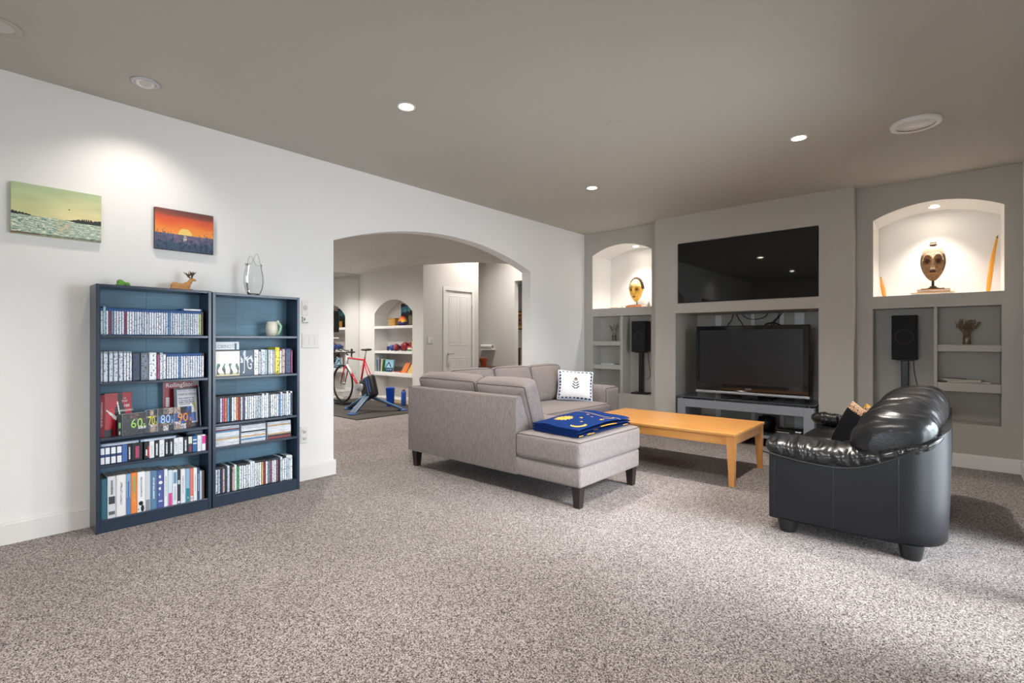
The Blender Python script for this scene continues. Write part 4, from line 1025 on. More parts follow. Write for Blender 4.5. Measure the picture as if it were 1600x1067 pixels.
# right bookcase, fourth shelf: three lying stacks of jewel cases
gp='disc cases stacked flat on the fourth shelf of the right bookcase'
for s,(a,b) in enumerate(((1.268,1.432),(1.438,1.619),(1.627,1.812))):
    w=min(b-a,0.142 if s!=1 else 0.142); n=13 if s<2 else 12; zz=SHR[3]+0.0005
    for i in range(n):
        c=rnd.choice(['f2f4f8']*4+['e4e8ee']*3+['c6d2dc','cfd8e4','d8b070','8a2c34','23365c','4f88b8','16181e'])
        jx=rnd.uniform(-0.004,0.004)
        o=put(U_body,'disc_case',(0.112+jx,(a+b)/2,zz),(0.142,b-a-0.002,0.0105),hxs('aeb8c4')); 
        ch=put(U_spine,'spine_insert',(0,0,0),(1,1.2,1),hxs(c),o)
        tag(o,f'{CN[c]} flat-lying disc case, {ordn(i+1)} from bottom of {("left","middle","right")[s]} stack, right bookcase',"disc case",gp); zz+=0.0108
# left bookcase, fourth shelf: boxed cassettes
gp='boxes on the fourth shelf of the left bookcase'; z=SHL[3]+0.0005
rows=[('label',0.629,0.651),('label',0.652,0.678),('label',0.680,0.707),('label',0.709,0.736),('blue',0.736,0.764),('black',0.764,0.785),('blackwide',0.785,0.844),('blackred',0.851,0.879),('white',0.879,0.906),('black',0.906,0.933),('white',0.933,0.962),('black',0.963,0.986),('black',0.987,1.014),('white',1.015,1.041),('white',1.041,1.069),('black',1.070,1.097),('mixed',1.098,1.124),('bluestripe',1.125,1.153),('white',1.154,1.179),('pink',1.182,1.205)]
st={'label':('2b4470','black and white labelled'),'blue':('4568a8','plain blue'),'black':('20252e','black'),'blackwide':('20252e','wide black'),'blackred':('20252e','black box with red edge'),'white':('e8eaee','white'),'mixed':('39424e','dark box with cream label'),'bluestripe':('2f639c','blue and white striped'),'pink':('e6eef4','pink and white')}
for i,(kd,a,b) in enumerate(rows):
    col,nm=st[kd]; h=0.112; xf=0.196
    o=put(U_body,'tape_box',(xf-0.075,(a+b)/2,z),(0.150,(b-a)*0.97,h),hxs(col)); tag(o,f'{nm} tape box, {ordn(i+1)} from left on fourth shelf of left bookcase','tape box',gp)
    def band(z0,z1,c,y0=-0.42,y1=0.42):
        put(U_band,'spine_label',(0.001,(y0+y1)/2,z0),(1,(y1-y0)/0.73,z1-z0),hxs(c),o)
    if kd=='label': band(0.05,0.42,'e6ebf0'); band(0.58,0.93,'e6ebf0')
    if kd in('black','blackwide'): put(U_spine,'spine_label',(0,0,0.12),(1,0.4,0.75),hxs('e6ebf0' if kd=='black' else 'c04a70'),o)
    if kd=='blackred': band(0.10,0.75,'d03038',0.2,0.48); band(0.2,0.55,'e6ebf0',-0.2,0.08)
    if kd=='white': put(U_spine,'spine_label',(0,0,0.1),(1,0.6,0.7),hxs('e0e4e8'),o)
    if kd=='mixed': band(0.55,0.98,'d8dcd0'); band(0.1,0.4,'a03050',-0.2,0.2)
    if kd=='bluestripe': band(0.50,0.56,'eef2f6'); band(0.72,0.78,'eef2f6')
    if kd=='pink': band(0.45,0.93,'e0389a')
tag(put(U_body,'tape_box',(0.120,1.2105,z),(0.150,0.0085,0.11),hxs('6a1c3c')),'thin dark red tape box at right end of fourth shelf, left bookcase','tape box',gp)
for a,b,c,h,lb in ((0.631,0.825,'9fb4c8',0.016,'long grey sleeve lying flat over the left tape boxes'),(0.832,1.030,'a8bcd0',0.016,'long pale sleeve lying flat over the middle tape boxes')):
    o=put(U_body,'disc_sleeve',(0.118,(a+b)/2,z+0.1135),(0.150,b-a,h),hxs(c)); put(U_spine,'sleeve_edge',(0,0,0),(1,1,1),hxs('c8d6e4'),o); tag(o,lb,'disc sleeve',gp)
t=thing('camera_pouch','small dark grey rounded pouch lying on the right tape boxes','pouch',(0.11,1.15,z+0.1135))
G().rbox(0.06,0.165,1.10,1.20,z+0.114,z+0.146,0.012,3).build('body',flatmat('4a5666',0.6),t,smooth=True)
G().tube([(0.166,1.105,z+0.130),(0.1665,1.15,z+0.132),(0.166,1.195,z+0.130)],0.0016,6).build('zip',flatmat('8a94a0',0.4),t)
# left bookcase, bottom shelf: books
gp='books on the bottom shelf of the left bookcase'
bk=[(0.631,0.664,0.246,'2f6474','teal cloth',None),(0.664,0.707,0.255,'d8dade','black and white photo','photo'),(0.708,0.756,0.255,'eceaea','thick white','dark'),(0.756,0.782,0.254,'86a4c8','blue and white','blue'),(0.782,0.815,0.255,'f08a3c','orange','orange'),(0.815,0.857,0.254,'eef0f2','white with black silhouette','sil'),(0.857,0.884,0.250,'d2d6dc','pale grey','greyb'),(0.884,0.921,0.248,'5d84a6','steel blue','light'),(0.921,0.959,0.243,'5060a0','indigo with white moons','moons'),(0.960,0.980,0.245,'eef0f2','slim white','dark'),(0.981,1.008,0.233,'cfe0ea','light blue and pink','pinkb'),(1.009,1.035,0.230,'e8eef2','white and blue','blueb'),(1.035,1.053,0.228,'2c3440','black and white','wh'),(1.054,1.082,0.227,'e6e8ec','white','dark'),(1.083,1.109,0.223,'8fb8d4','blue and teal','tealb'),(1.110,1.130,0.221,'e07a6c','salmon','whb'),(1.131,1.152,0.222,'eef0f2','white slim','dark'),(1.153,1.168,0.218,'3a5878','navy patterned','light'),(1.168,1.181,0.195,'b8cce4','short pale blue',None),(1.181,1.196,0.195,'5a4632','short brown',None)]
for i,(a,b,h,c,nm,ft) in enumerate(bk):
    z=0.0785; dep=0.165; xf=0.196; th=(b-a)*0.97
    o=put(U_book,'book',(xf-dep/2,(a+b)/2,z),(dep,th,h),hxs(c)); put(U_pages,'pages',(0,0,0),(1,1,1),(1,1,1),o)
    tag(o,f'{nm} book, {ordn(i+1)} from left on bottom shelf of left bookcase','book',gp)
    def band(z0,z1,cc,w=0.98): put(U_band,'spine_band',(0.0005,0,z0),(1,w,z1-z0),hxs(cc),o)
    if ft in('dark','blue','light','orange'):
        put(U_bspine,'spine_print',(0.001,0,0.25),(1,0.34,0.6),hxs({'dark':'c8ccd2','blue':'4a6ea4','light':'cfdce8','orange':'e8b060'}[ft]),o)
    if ft=='orange': band(0.52,0.92,'8fb070',0.42)
    if ft=='blue': band(0.0,0.42,'5d80b0')
    if ft=='photo': band(0.34,0.52,'3a3e46'); band(0.08,0.16,'60666e'); put(U_bspine,'spine_print',(0.001,0,0.55),(1,0.4,0.38),hxs('8a9098'),o)
    if ft=='sil':
        g=G(); x=xf+0.0012; yc=(a+b)/2
        g.ell((x,yc-0.002,z+0.055),(0.0008,0.012,0.014),14); g.ell((x,yc+0.006,z+0.022),(0.0008,0.009,0.022),14); g.ell((x,yc-0.015,z+0.018),(0.0008,0.003,0.004),10)
        q=fused('spine_silhouette',g,M['text_black'],None,0.0012,0); q.modifiers.clear(); q.parent=o; q.matrix_parent_inverse=Matrix.LocRotScale(o.location,None,o.scale).inverted()
        put(U_bspine,'spine_print',(0.001,0,0.35),(1,0.3,0.55),hxs('b8bcc4'),o)
    if ft=='greyb': band(0.0,0.28,'8c929a')
    if ft=='moons':
        for j,zz in enumerate((0.84,0.68,0.52,0.36)):
            g=G(); n=20; r=0.0105; L=[]
            ph=(0.2,1.0,0.1,-0.6)[j]
            for k in range(n+1): q=PI/2-PI*k/n; L.append((r*math.cos(q)*(-1),r*math.sin(q)))
            for k in range(n+1): q=-PI/2+PI*k/n; L.append((r*math.cos(q)*ph,r*math.sin(q)))
            g.prism(L,lambda p,q_,d,zz=zz,a=a,b=b: Vector((xf+d,(a+b)/2+p,z+h*zz+q_)),0.0005,0.0013)
            q=g.build('spine_moon',M['text_white'],None); q.parent=o; q.matrix_parent_inverse=Matrix.LocRotScale(o.location,None,o.scale).inverted()
        band(0.16,0.20,'c8cfe4',0.8)
    if ft=='pinkb': band(0.0,0.36,'d24a9c')
    if ft=='blueb': band(0.62,0.95,'6c94b4',0.9); put(U_bspine,'spine_print',(0.001,0,0.1),(1,0.5,0.45),hxs('c4ccd4'),o)
    if ft=='wh': band(0.58,0.70,'c8d0d8'); band(0.02,0.08,'e8ecf0')
    if ft=='tealb': band(0.0,0.42,'1d8a94'); band(0.1,0.16,'e8ecf0',0.5)
    if ft=='whb': band(0.0,0.16,'e4e8f0'); band(0.06,0.12,'4a5a80',0.7)
# left bookcase, third shelf: magazines and album cases
z=SHL[2]+0.0005
def slab(name,label,cat,corners,th,m_edge):
    """upright board: corners = bottom-left, bottom-right on the shelf, height, lean back"""
def upright(name,label,cat,x0,x1,y0,y1,h,th,edge,fn,nx,ny,front='cover',lean=0.0,group=None):
    """cover from (x0,y0) to (x1,y1) facing +x, height h, thickness th"""
    t=thing(name,label,cat,((x0+x1)/2,(y0+y1)/2,z),0,group)
    ux=Vector((x1-x0,y1-y0,0)); nn=Vector((ux.y,-ux.x,0)).normalized(); uy=Vector((-nn.x*lean,-nn.y*lean,1)).normalized()*h
    o=Vector((x0,y0,z)); bk=-nn*th
    vs=[o,o+ux,o+ux+uy,o+uy,o+bk,o+ux+bk,o+ux+uy+bk,o+uy+bk]
    G().add(vs,[(0,1,2,3),(5,4,7,6),(0,4,5,1),(1,5,6,2),(2,6,7,3),(3,7,4,0)]).build('body',edge,t)
    c=painted(front,fn,o+nn*0.0008,ux,uy,nx,ny,M['vcol_gloss'],t)
    return t,c,o+nn*0.0016,ux,uy
def cov_red(u,v):
    c=hx(168,26,40)
    if noise.noise(Vector((u*2.2,v*2.2,4)))>0.25: c=hx(190,40,52)
    if v<0.16 and (u<0.30 or u<0.16+v): c=hx(44,26,34)
    if (u-0.56)**2/0.0095+(v-0.90)**2/0.020<1 or ((u-0.56)/0.20)**2+((v-0.48)/0.30)**2<1: c=hx(26,24,30)
    if abs(u-0.50-(0.66-v)*0.30)<0.022 and 0.38<v<0.80: c=hx(232,230,228)
    if u>0.06 and v<0.62 and v>0.62-0.75*(u-0.06)-0.02 and v>0.34+0.10*math.sin(u*60)*0.3 and u<0.42 and v<0.60-0.5*(u-0.12): c=hx(230,228,228)
    if u>0.40 and u<0.56 and v<0.36: c=hx(24,22,28)
    return c
t,c,o,ux,uy=upright('music_book','red album guide book with black suited figure and white lettering','book',0.155,0.120,0.657,0.800,0.268,0.024,M['paper'],cov_red,56,64)
G().add([Vector(p) for p in ((0.155,0.631,z),(0.155,0.656,z),(0.155,0.656,z+0.262),(0.155,0.631,z+0.262),(0.09,0.631,z),(0.09,0.656,z),(0.09,0.656,z+0.262),(0.09,0.631,z+0.262))],[(0,1,2,3),(5,4,7,6),(0,4,5,1),(1,5,6,2),(2,6,7,3),(3,7,4,0)]).build('spine',flatmat('8a1c2c',0.4),t)
text('THE TOP 100 CANADIAN Albums',0.0125,M['text_white'],t,mtx_face((0.1558,0.643,z+0.14),(0,0,1),(0,-1,0)),squeeze=0.85)
mm=lambda a,b: mtx_face(o+ux*a+uy*b,ux,uy)
for s,a,b,sz in (('THE',0.73,0.86,0.010),('TOP',0.73,0.79,0.018),('100',0.80,0.68,0.026),('CANADIAN',0.77,0.57,0.018),('albums',0.84,0.47,0.014)): text(s,sz,M['text_white'],t,mm(a,b),squeeze=0.9)
def cov_rs(u,v):
    c=hx(150,22,44)
    if u>0.28 and v<0.84: c=hx(28,24,30)
    if 0.08<u<0.18 and (0.45<v<0.65 or 0.30<v<0.38 or 0.12<v<0.22): c=hx(214,210,214)
    if u>0.72 and v>1.02-(u-0.72)*0.55: c=hx(198,204,212)
    if abs(u-0.36-0.05*math.sin(v*5))<0.025 and v<0.45: c=hx(200,204,210)
    return c
t,c,o,ux,uy=upright('magazine','red music magazine standing behind the framed front page','magazine',0.070,0.064,0.985,1.200,0.318,0.006,M['paper'],cov_rs,40,44)
text('RollingStone',0.043,M['text_white'],t,mtx_face(o+ux*0.5+uy*0.915,ux,uy),squeeze=0.86)
def cov_ch(u,v):
    if u<0.11 or u>0.90 or v<0.10 or v>0.96: return hx(30,38,52)
    c=hx(206,200,206)
    if 0.57<v<0.76 and 0.16<u<0.80 and int(v*60)%3!=0 and noise.noise(Vector((u*40,int(v*60)*3.0,0)))>-0.15: c=hx(120,116,128)
    if 0.44<v<0.55 and ((u-0.40)/0.20)**2+((v-0.495)/0.05)**2<1: c=hx(228,226,230)
    if 0.30<v<0.60 and abs(u-0.66)+abs(v-0.45)*0.8<0.14: c=hx(236,234,232)
    if 0.40<v<0.62 and 0.74<u<0.84 and abs((u-0.76)-(0.62-v)*0.35)<0.04: c=hx(178,176,64)
    if 0.14<v<0.36 and u>0.62 and u<0.84 and v<0.36-(0.62-u)*0.5-abs(u-0.74)*0.4: c=hx(62,104,172)
    if v>0.90 and int(u*50)%2==0 and 0.14<u<0.86: c=hx(150,148,156)
    return c
t,c,o,ux,uy=upright('framed_print','framed satirical newspaper front page standing on the third shelf','framed print',0.135,0.110,1.040,1.198,0.272,0.010,flatmat('232c3a',0.4),cov_ch,60,72,front='front_page',lean=0.10)
text('CHARLIE HEBDO',0.0205,M['text_black'],t,mtx_face(o+ux*0.505+uy*0.835,ux,uy),squeeze=0.76)
G().tube([o+ux*1.01,o+ux*1.01+uy],0.003,6).build('frame_edge',flatmat('c8d0da',0.4),t)
def cov_dec(seed,tone):
    r=random.Random(seed); cells={}
    pool=[hx(30,32,40),hx(60,64,72),hx(206,204,206),hx(120,112,110),hx(170,150,136),hx(92,60,54),tone]
    def f(u,v):
        k=(int(u*3),int(v*4)); 
        if k not in cells: cells[k]=r.choice(pool)
        c=cells[k]
        if 0.36<v<0.64: c=tone if noise.noise(Vector((u*6,v*6,seed)))>-0.2 else hx(34,36,46)
        elif noise.noise(Vector((u*14,v*14,seed)))>0.12: c=tuple(x*0.35 for x in c)
        elif noise.noise(Vector((u*12,v*12,seed+9)))>0.25: c=tuple(min(0.8,x*1.6+0.05) for x in c)
        return c
    return f
for i,(y0,y1,x0,x1,h,s,tc,tone,cn) in enumerate(((0.738,0.864,0.199,0.176,0.136,'60s','a8d860',hx(40,34,36),'lime green'),(0.868,0.927,0.176,0.166,0.145,'70s','e8e028',hx(28,34,60),'yellow'),(0.930,1.020,0.182,0.166,0.148,'80s','b4d0f0',hx(48,88,150),'pale blue'),(1.024,1.130,0.180,0.158,0.148,'90s','f09a24',hx(58,82,140),'orange'))):
    t,c,o,ux,uy=upright('album_case',f'music album case with {cn} {s} printed on its collage cover','album case',x0,x1,y0,y1,h,0.024,flatmat('c4ccd6',0.25),cov_dec(i+2,tone),30,34,group='decade album cases')
    w_=ux.length; text(s[:2],0.082,flatmat(tc),t,mtx_face(o+ux*(0.60 if i==0 else 0.47)+uy*0.50,ux,uy),squeeze=min(0.85,w_*8.2)); text('s',0.046,flatmat(tc),t,mtx_face(o+ux*0.93+uy*0.42,ux,uy),squeeze=0.8)
t=thing('album_case','thick black album case standing beside the 60s case','album case',(0.19,0.722,z)); G().box(0.162,0.196,0.716,0.733,z,z+0.133).build('body',flatmat('181a20',0.4),t)
G().box(0.1961,0.1968,0.719,0.730,z+0.05,z+0.085).build('spine_label',flatmat('7fb070',0.5),t); G().box(0.1961,0.1968,0.721,0.728,z+0.01,z+0.03).build('spine_label',flatmat('b8b8b8',0.5),t)

# things standing on the bookcases
t=thing('moose_figurine','brown lying moose figurine with antlers on top of the left bookcase','figurine',(0.115,1.085,1.524))
zb=1.5245; g=G()
g.ell((0.115,1.075,zb+0.026),(0.022,0.052,0.024)); g.ell((0.115,1.045,zb+0.028),(0.022,0.030,0.026)); g.ell((0.115,1.112,zb+0.034),(0.019,0.024,0.026))
g.ell((0.115,1.130,zb+0.058),(0.010,0.016,0.024),mtx=Matrix.Rotation(-0.5,3,'X')); g.ell((0.115,1.148,zb+0.079),(0.009,0.020,0.011),mtx=Matrix.Rotation(-0.25,3,'X')); g.ell((0.115,1.163,zb+0.075),(0.008,0.009,0.008))
g.ell((0.133,1.095,zb+0.008),(0.007,0.036,0.007)); g.ell((0.133,1.035,zb+0.010),(0.009,0.028,0.010)); g.ell((0.097,1.12,zb+0.008),(0.007,0.034,0.007)); g.ell((0.128,1.128,zb+0.007),(0.006,0.022,0.006))
for s in (-1,1): g.ell((0.115+s*0.010,1.138,zb+0.090),(0.007,0.003,0.005))
fused('body',g,flatmat('c08a52',0.6),t,0.0032,3)
for s in (-1,1):
    g=G(); b0=Vector((0.115+s*0.006,1.142,zb+0.088)); b1=b0+Vector((s*0.022,-0.014 if s<0 else -0.004,0.016))
    g.tube([b0,b0.lerp(b1,0.5)+Vector((0,0,-0.002)),b1],[0.004,0.005,0.007],8)
    for k in range(5):
        e=b1+Vector((s*(0.020-0.010*k),-0.022+0.013*k,0.028-0.003*(k%2))); g.tube([b0.lerp(b1,0.55+0.11*k),e],[0.0055,0.0018],6)
    g.build('antler',flatmat('5e4430',0.6),t,smooth=True)
t=thing('frog_figurine','small bright green crouching frog figurine on top of the left bookcase','figurine',(0.115,0.757,1.524))
g=G(); g.ell((0.115,0.750,zb+0.018),(0.022,0.026,0.017)); g.ell((0.118,0.742,zb+0.026),(0.020,0.020,0.018)); g.ell((0.118,0.778,zb+0.016),(0.016,0.016,0.013))
for s in (-1,1): g.ell((0.115+s*0.018,0.740,zb+0.010),(0.008,0.020,0.010)); g.ell((0.115+s*0.014,0.785,zb+0.006),(0.005,0.010,0.006))
fused('body',g,flatmat('5f9c34',0.4),t,0.003,3)
for s in (-1,1): G().ell((0.118+s*0.010,0.784,zb+0.027),(0.005,0.005,0.005),10,flatmat('d8e4a0',0.3)).build('eye',flatmat('d8e4a0',0.3),t,smooth=True)
# lobed glass vase with flame-shaped rim
t=thing('glass_vase','clear glass tulip vase with pointed petal rim on the right bookcase','vase',(0.115,1.556,1.518))
zb=1.5185
def vz(u,v,off=0.0):
    a=2*PI*u; pr=[(0.030,0),(0.044,0.012),(0.058,0.05),(0.066,0.10),(0.064,0.15),(0.056,0.195),(0.052,0.215),(0.056,0.235)]
    x=v*(len(pr)-1); i=min(int(x),len(pr)-2); f=x-i; f=f*f*(3-2*f)*0.5+f*0.5
    r=pr[i][0]+(pr[i+1][0]-pr[i][0])*f; z_=pr[i][1]+(pr[i+1][1]-pr[i][1])*f
    lob=1+0.07*math.cos(a*4); z_+=max(0,v-0.62)**1.3*0.16*max(0,math.cos(a*2))**2*1.6
    r=r*lob-off
    return Vector((0.115+r*math.cos(a)*0.95,1.556+r*math.sin(a),zb+0.002+z_))
G().grid(lambda u,v: vz(u,v),64,28).build('body',M['glassware'],t,smooth=True,weld=True)
G().lathe([(0.030,zb+0.0005),(0.041,zb+0.010),(0.030,zb+0.016),(0.001,zb+0.017)],(0.115,1.556,0),32).build('thick_base',mat_glass('clear_glass_base',(0.86,0.90,0.89),1.25),t,smooth=True)
L=[vz(i/64,1.0) for i in range(64)]; G().tube(L,0.0018,6,closed=True).build('rim',mat_glass('glass_rim',(0.86,0.88,0.88),1.3),t,smooth=True)
# mug with a pale green handle
t=thing('mug','cream barrel-shaped mug with pale green arm-like handle on the top shelf','mug',(0.13,1.684,SHR[0]))
z=SHR[0]+0.0005; mx_=0.135; my=1.682
G().lathe([(0.028,z),(0.034,z+0.004),(0.041,z+0.03),(0.043,z+0.055),(0.040,z+0.085),(0.034,z+0.112),(0.031,z+0.112),(0.036,z+0.085),(0.038,z+0.05),(0.030,z+0.012),(0.001,z+0.010)],(mx_,my,0),32,caps=False).build('cup',flatmat('d8d4c4',0.25),t,smooth=True)
G().tube([(mx_,my+0.036,z+0.098),(mx_,my+0.058,z+0.096),(mx_,my+0.070,z+0.075),(mx_,my+0.062,z+0.045),(mx_,my+0.052,z+0.020),(mx_,my+0.036,z+0.008)],[0.009,0.010,0.011,0.011,0.010,0.011],10).build('handle',flatmat('9cc8a4',0.35),t,smooth=True)
g=G(); g.ell((mx_,my+0.046,z+0.112),(0.011,0.012,0.012),14); g.build('handle_knob',flatmat('e4e0d8',0.3),t,smooth=True)

# ------------------------------------------------------------------ paintings on the left wall
def sea(u,v):
    hz=0.37-0.02*u+0.012
    n=noise.noise(Vector((u*3,v*8,1)))
    if v>hz:
        t=(v-hz)/(1-hz); w=math.exp(-((u-0.78)**2)/0.10)*(1-t)
        a=Vector((0.80,0.82,0.58)); b=Vector((0.70,0.77,0.60)); c=a.lerp(b,min(1,t*1.1)); c=c.lerp(Vector((0.92,0.87,0.66)),min(1,w+0.25*(1-t)))
        c=c*(1+0.05*n)
        if u<0.21 and v<hz+0.055*(1-u/0.21)**0.5*(0.7+0.5*abs(math.sin(u*90))): return hx(44,54,50)
        if u>0.58 and v<hz+0.075*min(1,(u-0.58)/0.22)*(0.6+0.5*abs(math.sin(u*70+math.sin(u*23)*3))): return hx(58,62,58)
        if abs(u-0.625)<0.007 and abs(v-0.60)<0.007: return hx(50,50,50)
        return lin(tuple(c))
    if u>0.60 and v>hz-0.02*min(1,(u-0.6)/0.1): return hx(58,62,58)
    d=(hz-v)/hz; s=noise.noise(Vector((u*16,v*44,3)))+0.6*noise.noise(Vector((u*40,v*90,7)))
    c=Vector((0.66,0.74,0.66))
    if s>0.28: c=Vector((0.92,0.92,0.84))
    elif s<-0.34: c=Vector((0.36,0.50,0.50)) if u<0.45 or s<-0.6 else Vector((0.62,0.66,0.56))
    if abs(u-0.57)<0.10-0.05*d and s>0.22 and 0.08<d<0.8: c=Vector((0.90,0.80,0.64))
    if v<0.035: c=Vector((0.36,0.42,0.34)) if s<0.1 else Vector((0.55,0.28,0.26)) if u<0.3 else Vector((0.6,0.62,0.5))
    return lin(tuple(c))
def sunset(u,v):
    hz=0.405
    r=math.hypot((u-0.50)*1.3,v-hz)
    if v>hz-0.01 and math.hypot((u-0.50)*1.32,(v-hz))<0.155: return hx(244,208,120)
    blade=0.20+0.10*noise.noise(Vector((u*5,0,2)))
    gl=0
    for k in range(44):
        bx=(k+0.5)/44+0.012*math.sin(k*7.1); hgt=(0.40+0.13*abs(math.sin(k*3.7))) if (bx<0.30 or bx>0.74) else 0.28+0.06*abs(math.sin(k*2.3))
        if v<hgt and abs(u-bx-(v-0.15)*0.10*math.sin(k*5.3))<0.010*(1-v/hgt)+0.0015: gl=1
    if v<0.20+0.03*math.sin(u*31) or gl: return hx(66,86,108) if noise.noise(Vector((u*20,v*9,5)))>-0.1 else hx(50,66,88)
    if v<hz:
        if abs(u-0.50)<0.045*(0.4+(hz-v)*2) and v>0.24 and noise.noise(Vector((u*20,v*40,0)))>-0.1: return hx(226,206,186)
        return hx(122,108,134) if noise.noise(Vector((u*8,v*30,1)))>0 else hx(104,96,124)
    t=(v-hz)/(1-hz)+0.10*noise.noise(Vector((u*2.2,v*5,9)))+0.18*(u-0.4)*(v-hz)
    st=[(0,(0.95,0.60,0.28)),(0.25,(0.95,0.55,0.25)),(0.5,(0.90,0.40,0.22)),(0.72,(0.82,0.34,0.24)),(0.88,(0.52,0.30,0.26)),(1.2,(0.36,0.24,0.24))]
    for i in range(len(st)-1):
        if t<=st[i+1][0]:
            f=max(0,(t-st[i][0])/(st[i+1][0]-st[i][0])); return lin(tuple(Vector(st[i][1]).lerp(Vector(st[i+1][1]),f)))
    return lin(st[-1][1])
for nm,y0,y1,z0,z1,fn,nx,ny,lb,ec in (('canvas_painting',0.250,0.662,1.803,2.102,sea,120,90,'unframed canvas seascape in pale green with dark islands on the white wall','b8bc98'),('canvas_painting',0.946,1.308,1.808,2.092,sunset,110,90,'unframed canvas of an orange sunset over water with grass silhouettes','4a4046')):
    t=thing(nm,lb,'painting',(0.01,(y0+y1)/2,z0))
    G().rbox(0.001,0.028,y0,y1,z0,z1,0.002,1).build('canvas',flatmat(ec,0.8),t)
    painted('painted_surface',fn,(0.0286,y0+0.002,z0+0.002),(0,y1-y0-0.004,0),(0,0,z1-z0-0.004),nx,ny,M['vcol'],t)

# ------------------------------------------------------------------ wall plates
def plate(y0,y1,z0,z1,label,cat,name,rock=0):
    t=thing(name,label,cat,(0.004,(y0+y1)/2,z0)); G().rbox(0.0005,0.007,y0,y1,z0,z1,0.002,2,M['plastic_white']).build('cover_plate',M['plastic_white'],t)
    for i in range(rock):
        w=(y1-y0)/rock; yc=y0+w*(i+0.5)
        G().rbox(0.006,0.010,yc-0.017,yc+0.017,(z0+z1)/2-0.034,(z0+z1)/2+0.034,0.0015,1,M['plastic_white']).build('rocker',M['plastic_white'],t)
    return t
plate(1.985,2.137,1.117,1.238,'triple white rocker light switch between bookcase and archway','light switch','light_switch',3)
t=plate(1.985,2.040,1.392,1.515,'white wall intercom plate with round grille beside the bookcase','intercom','intercom_panel')
G().lathe([(0.020,0.0068),(0.020,0.008),(0.016,0.009),(0.001,0.009)],(0,2.012,1.455),24,mtx=Matrix.Rotation(PI/2,3,'Y')).build('grille',M['lamp_off'],t,smooth=True)
t=plate(1.982,2.044,1.326,1.382,'small white thermostat with dark display under the intercom plate','thermostat','thermostat')
G().rbox(0.006,0.020,1.987,2.040,1.331,1.378,0.004,2,M['plastic_white']).build('housing',M['plastic_white'],t); G().box(0.0195,0.0206,1.996,2.006,1.345,1.366).build('display',flatmat('303236',0.3),t)
t=plate(1.975,2.035,0.318,0.455,'white duplex wall outlet beside the bookcase near the floor','outlet','wall_outlet')
for zc in (0.358,0.414):
    s=G().lathe([(0.018,0.0065),(0.018,0.0085),(0.001,0.0085)],(0,2.005,zc),20,mtx=Matrix.Rotation(PI/2,3,'Y')).build('socket',M['plastic_white'],t,smooth=True)
    for dy,dz,w,h in ((-0.006,0.004,0.0014,0.004),(0.006,0.004,0.0014,0.004),(0,-0.008,0.003,0.003)): G().box(0.0084,0.0092,2.005+dy-w,2.005+dy+w,zc+dz-h,zc+dz+h).build('slot',M['text_black'],s)
t=thing('light_switch','double white light switch on the hallway wall beside the door','light switch',(XD+0.004,6.11,1.13))
G().rbox(XD+0.0005,XD+0.008,6.045,6.175,1.130,1.250,0.002,2,M['plastic_white']).build('cover_plate',M['plastic_white'],t)
for yc in (6.078,6.142): G().rbox(XD+0.007,XD+0.011,yc-0.017,yc+0.017,1.156,1.224,0.0015,1,M['plastic_white']).build('rocker',M['plastic_white'],t)

# ------------------------------------------------------------------ masks and objects in the arched niches
def maskhead(c,w,h,d,fn_r,disp,colf,n=56):
    """front (towards -y) carved face on an egg; returns G with colours"""
    g=G()
    def P(u,v):
        a=2*PI*u; b=PI*v; z=math.cos(b); s=math.sin(b)
        r=fn_r(z); x=math.sin(a)*s*r; y=-math.cos(a)*s*r
        dd=disp(x,z) if y<0 else 0
        return Vector((c[0]+w*x,c[1]+d*y-dd,c[2]+h*z))
    def CF(u,v):
        a=2*PI*u; b=PI*v; z=math.cos(b); s=math.sin(b); x=math.sin(a)*s*fn_r(z); return colf(x,z,-math.cos(a))
    g.grid(P,n,n,M['vcol'],cfn=CF); return g
def gauss(x,y,cx,cy,sx,sy): return math.exp(-((x-cx)/sx)**2-((y-cy)/sy)**2)
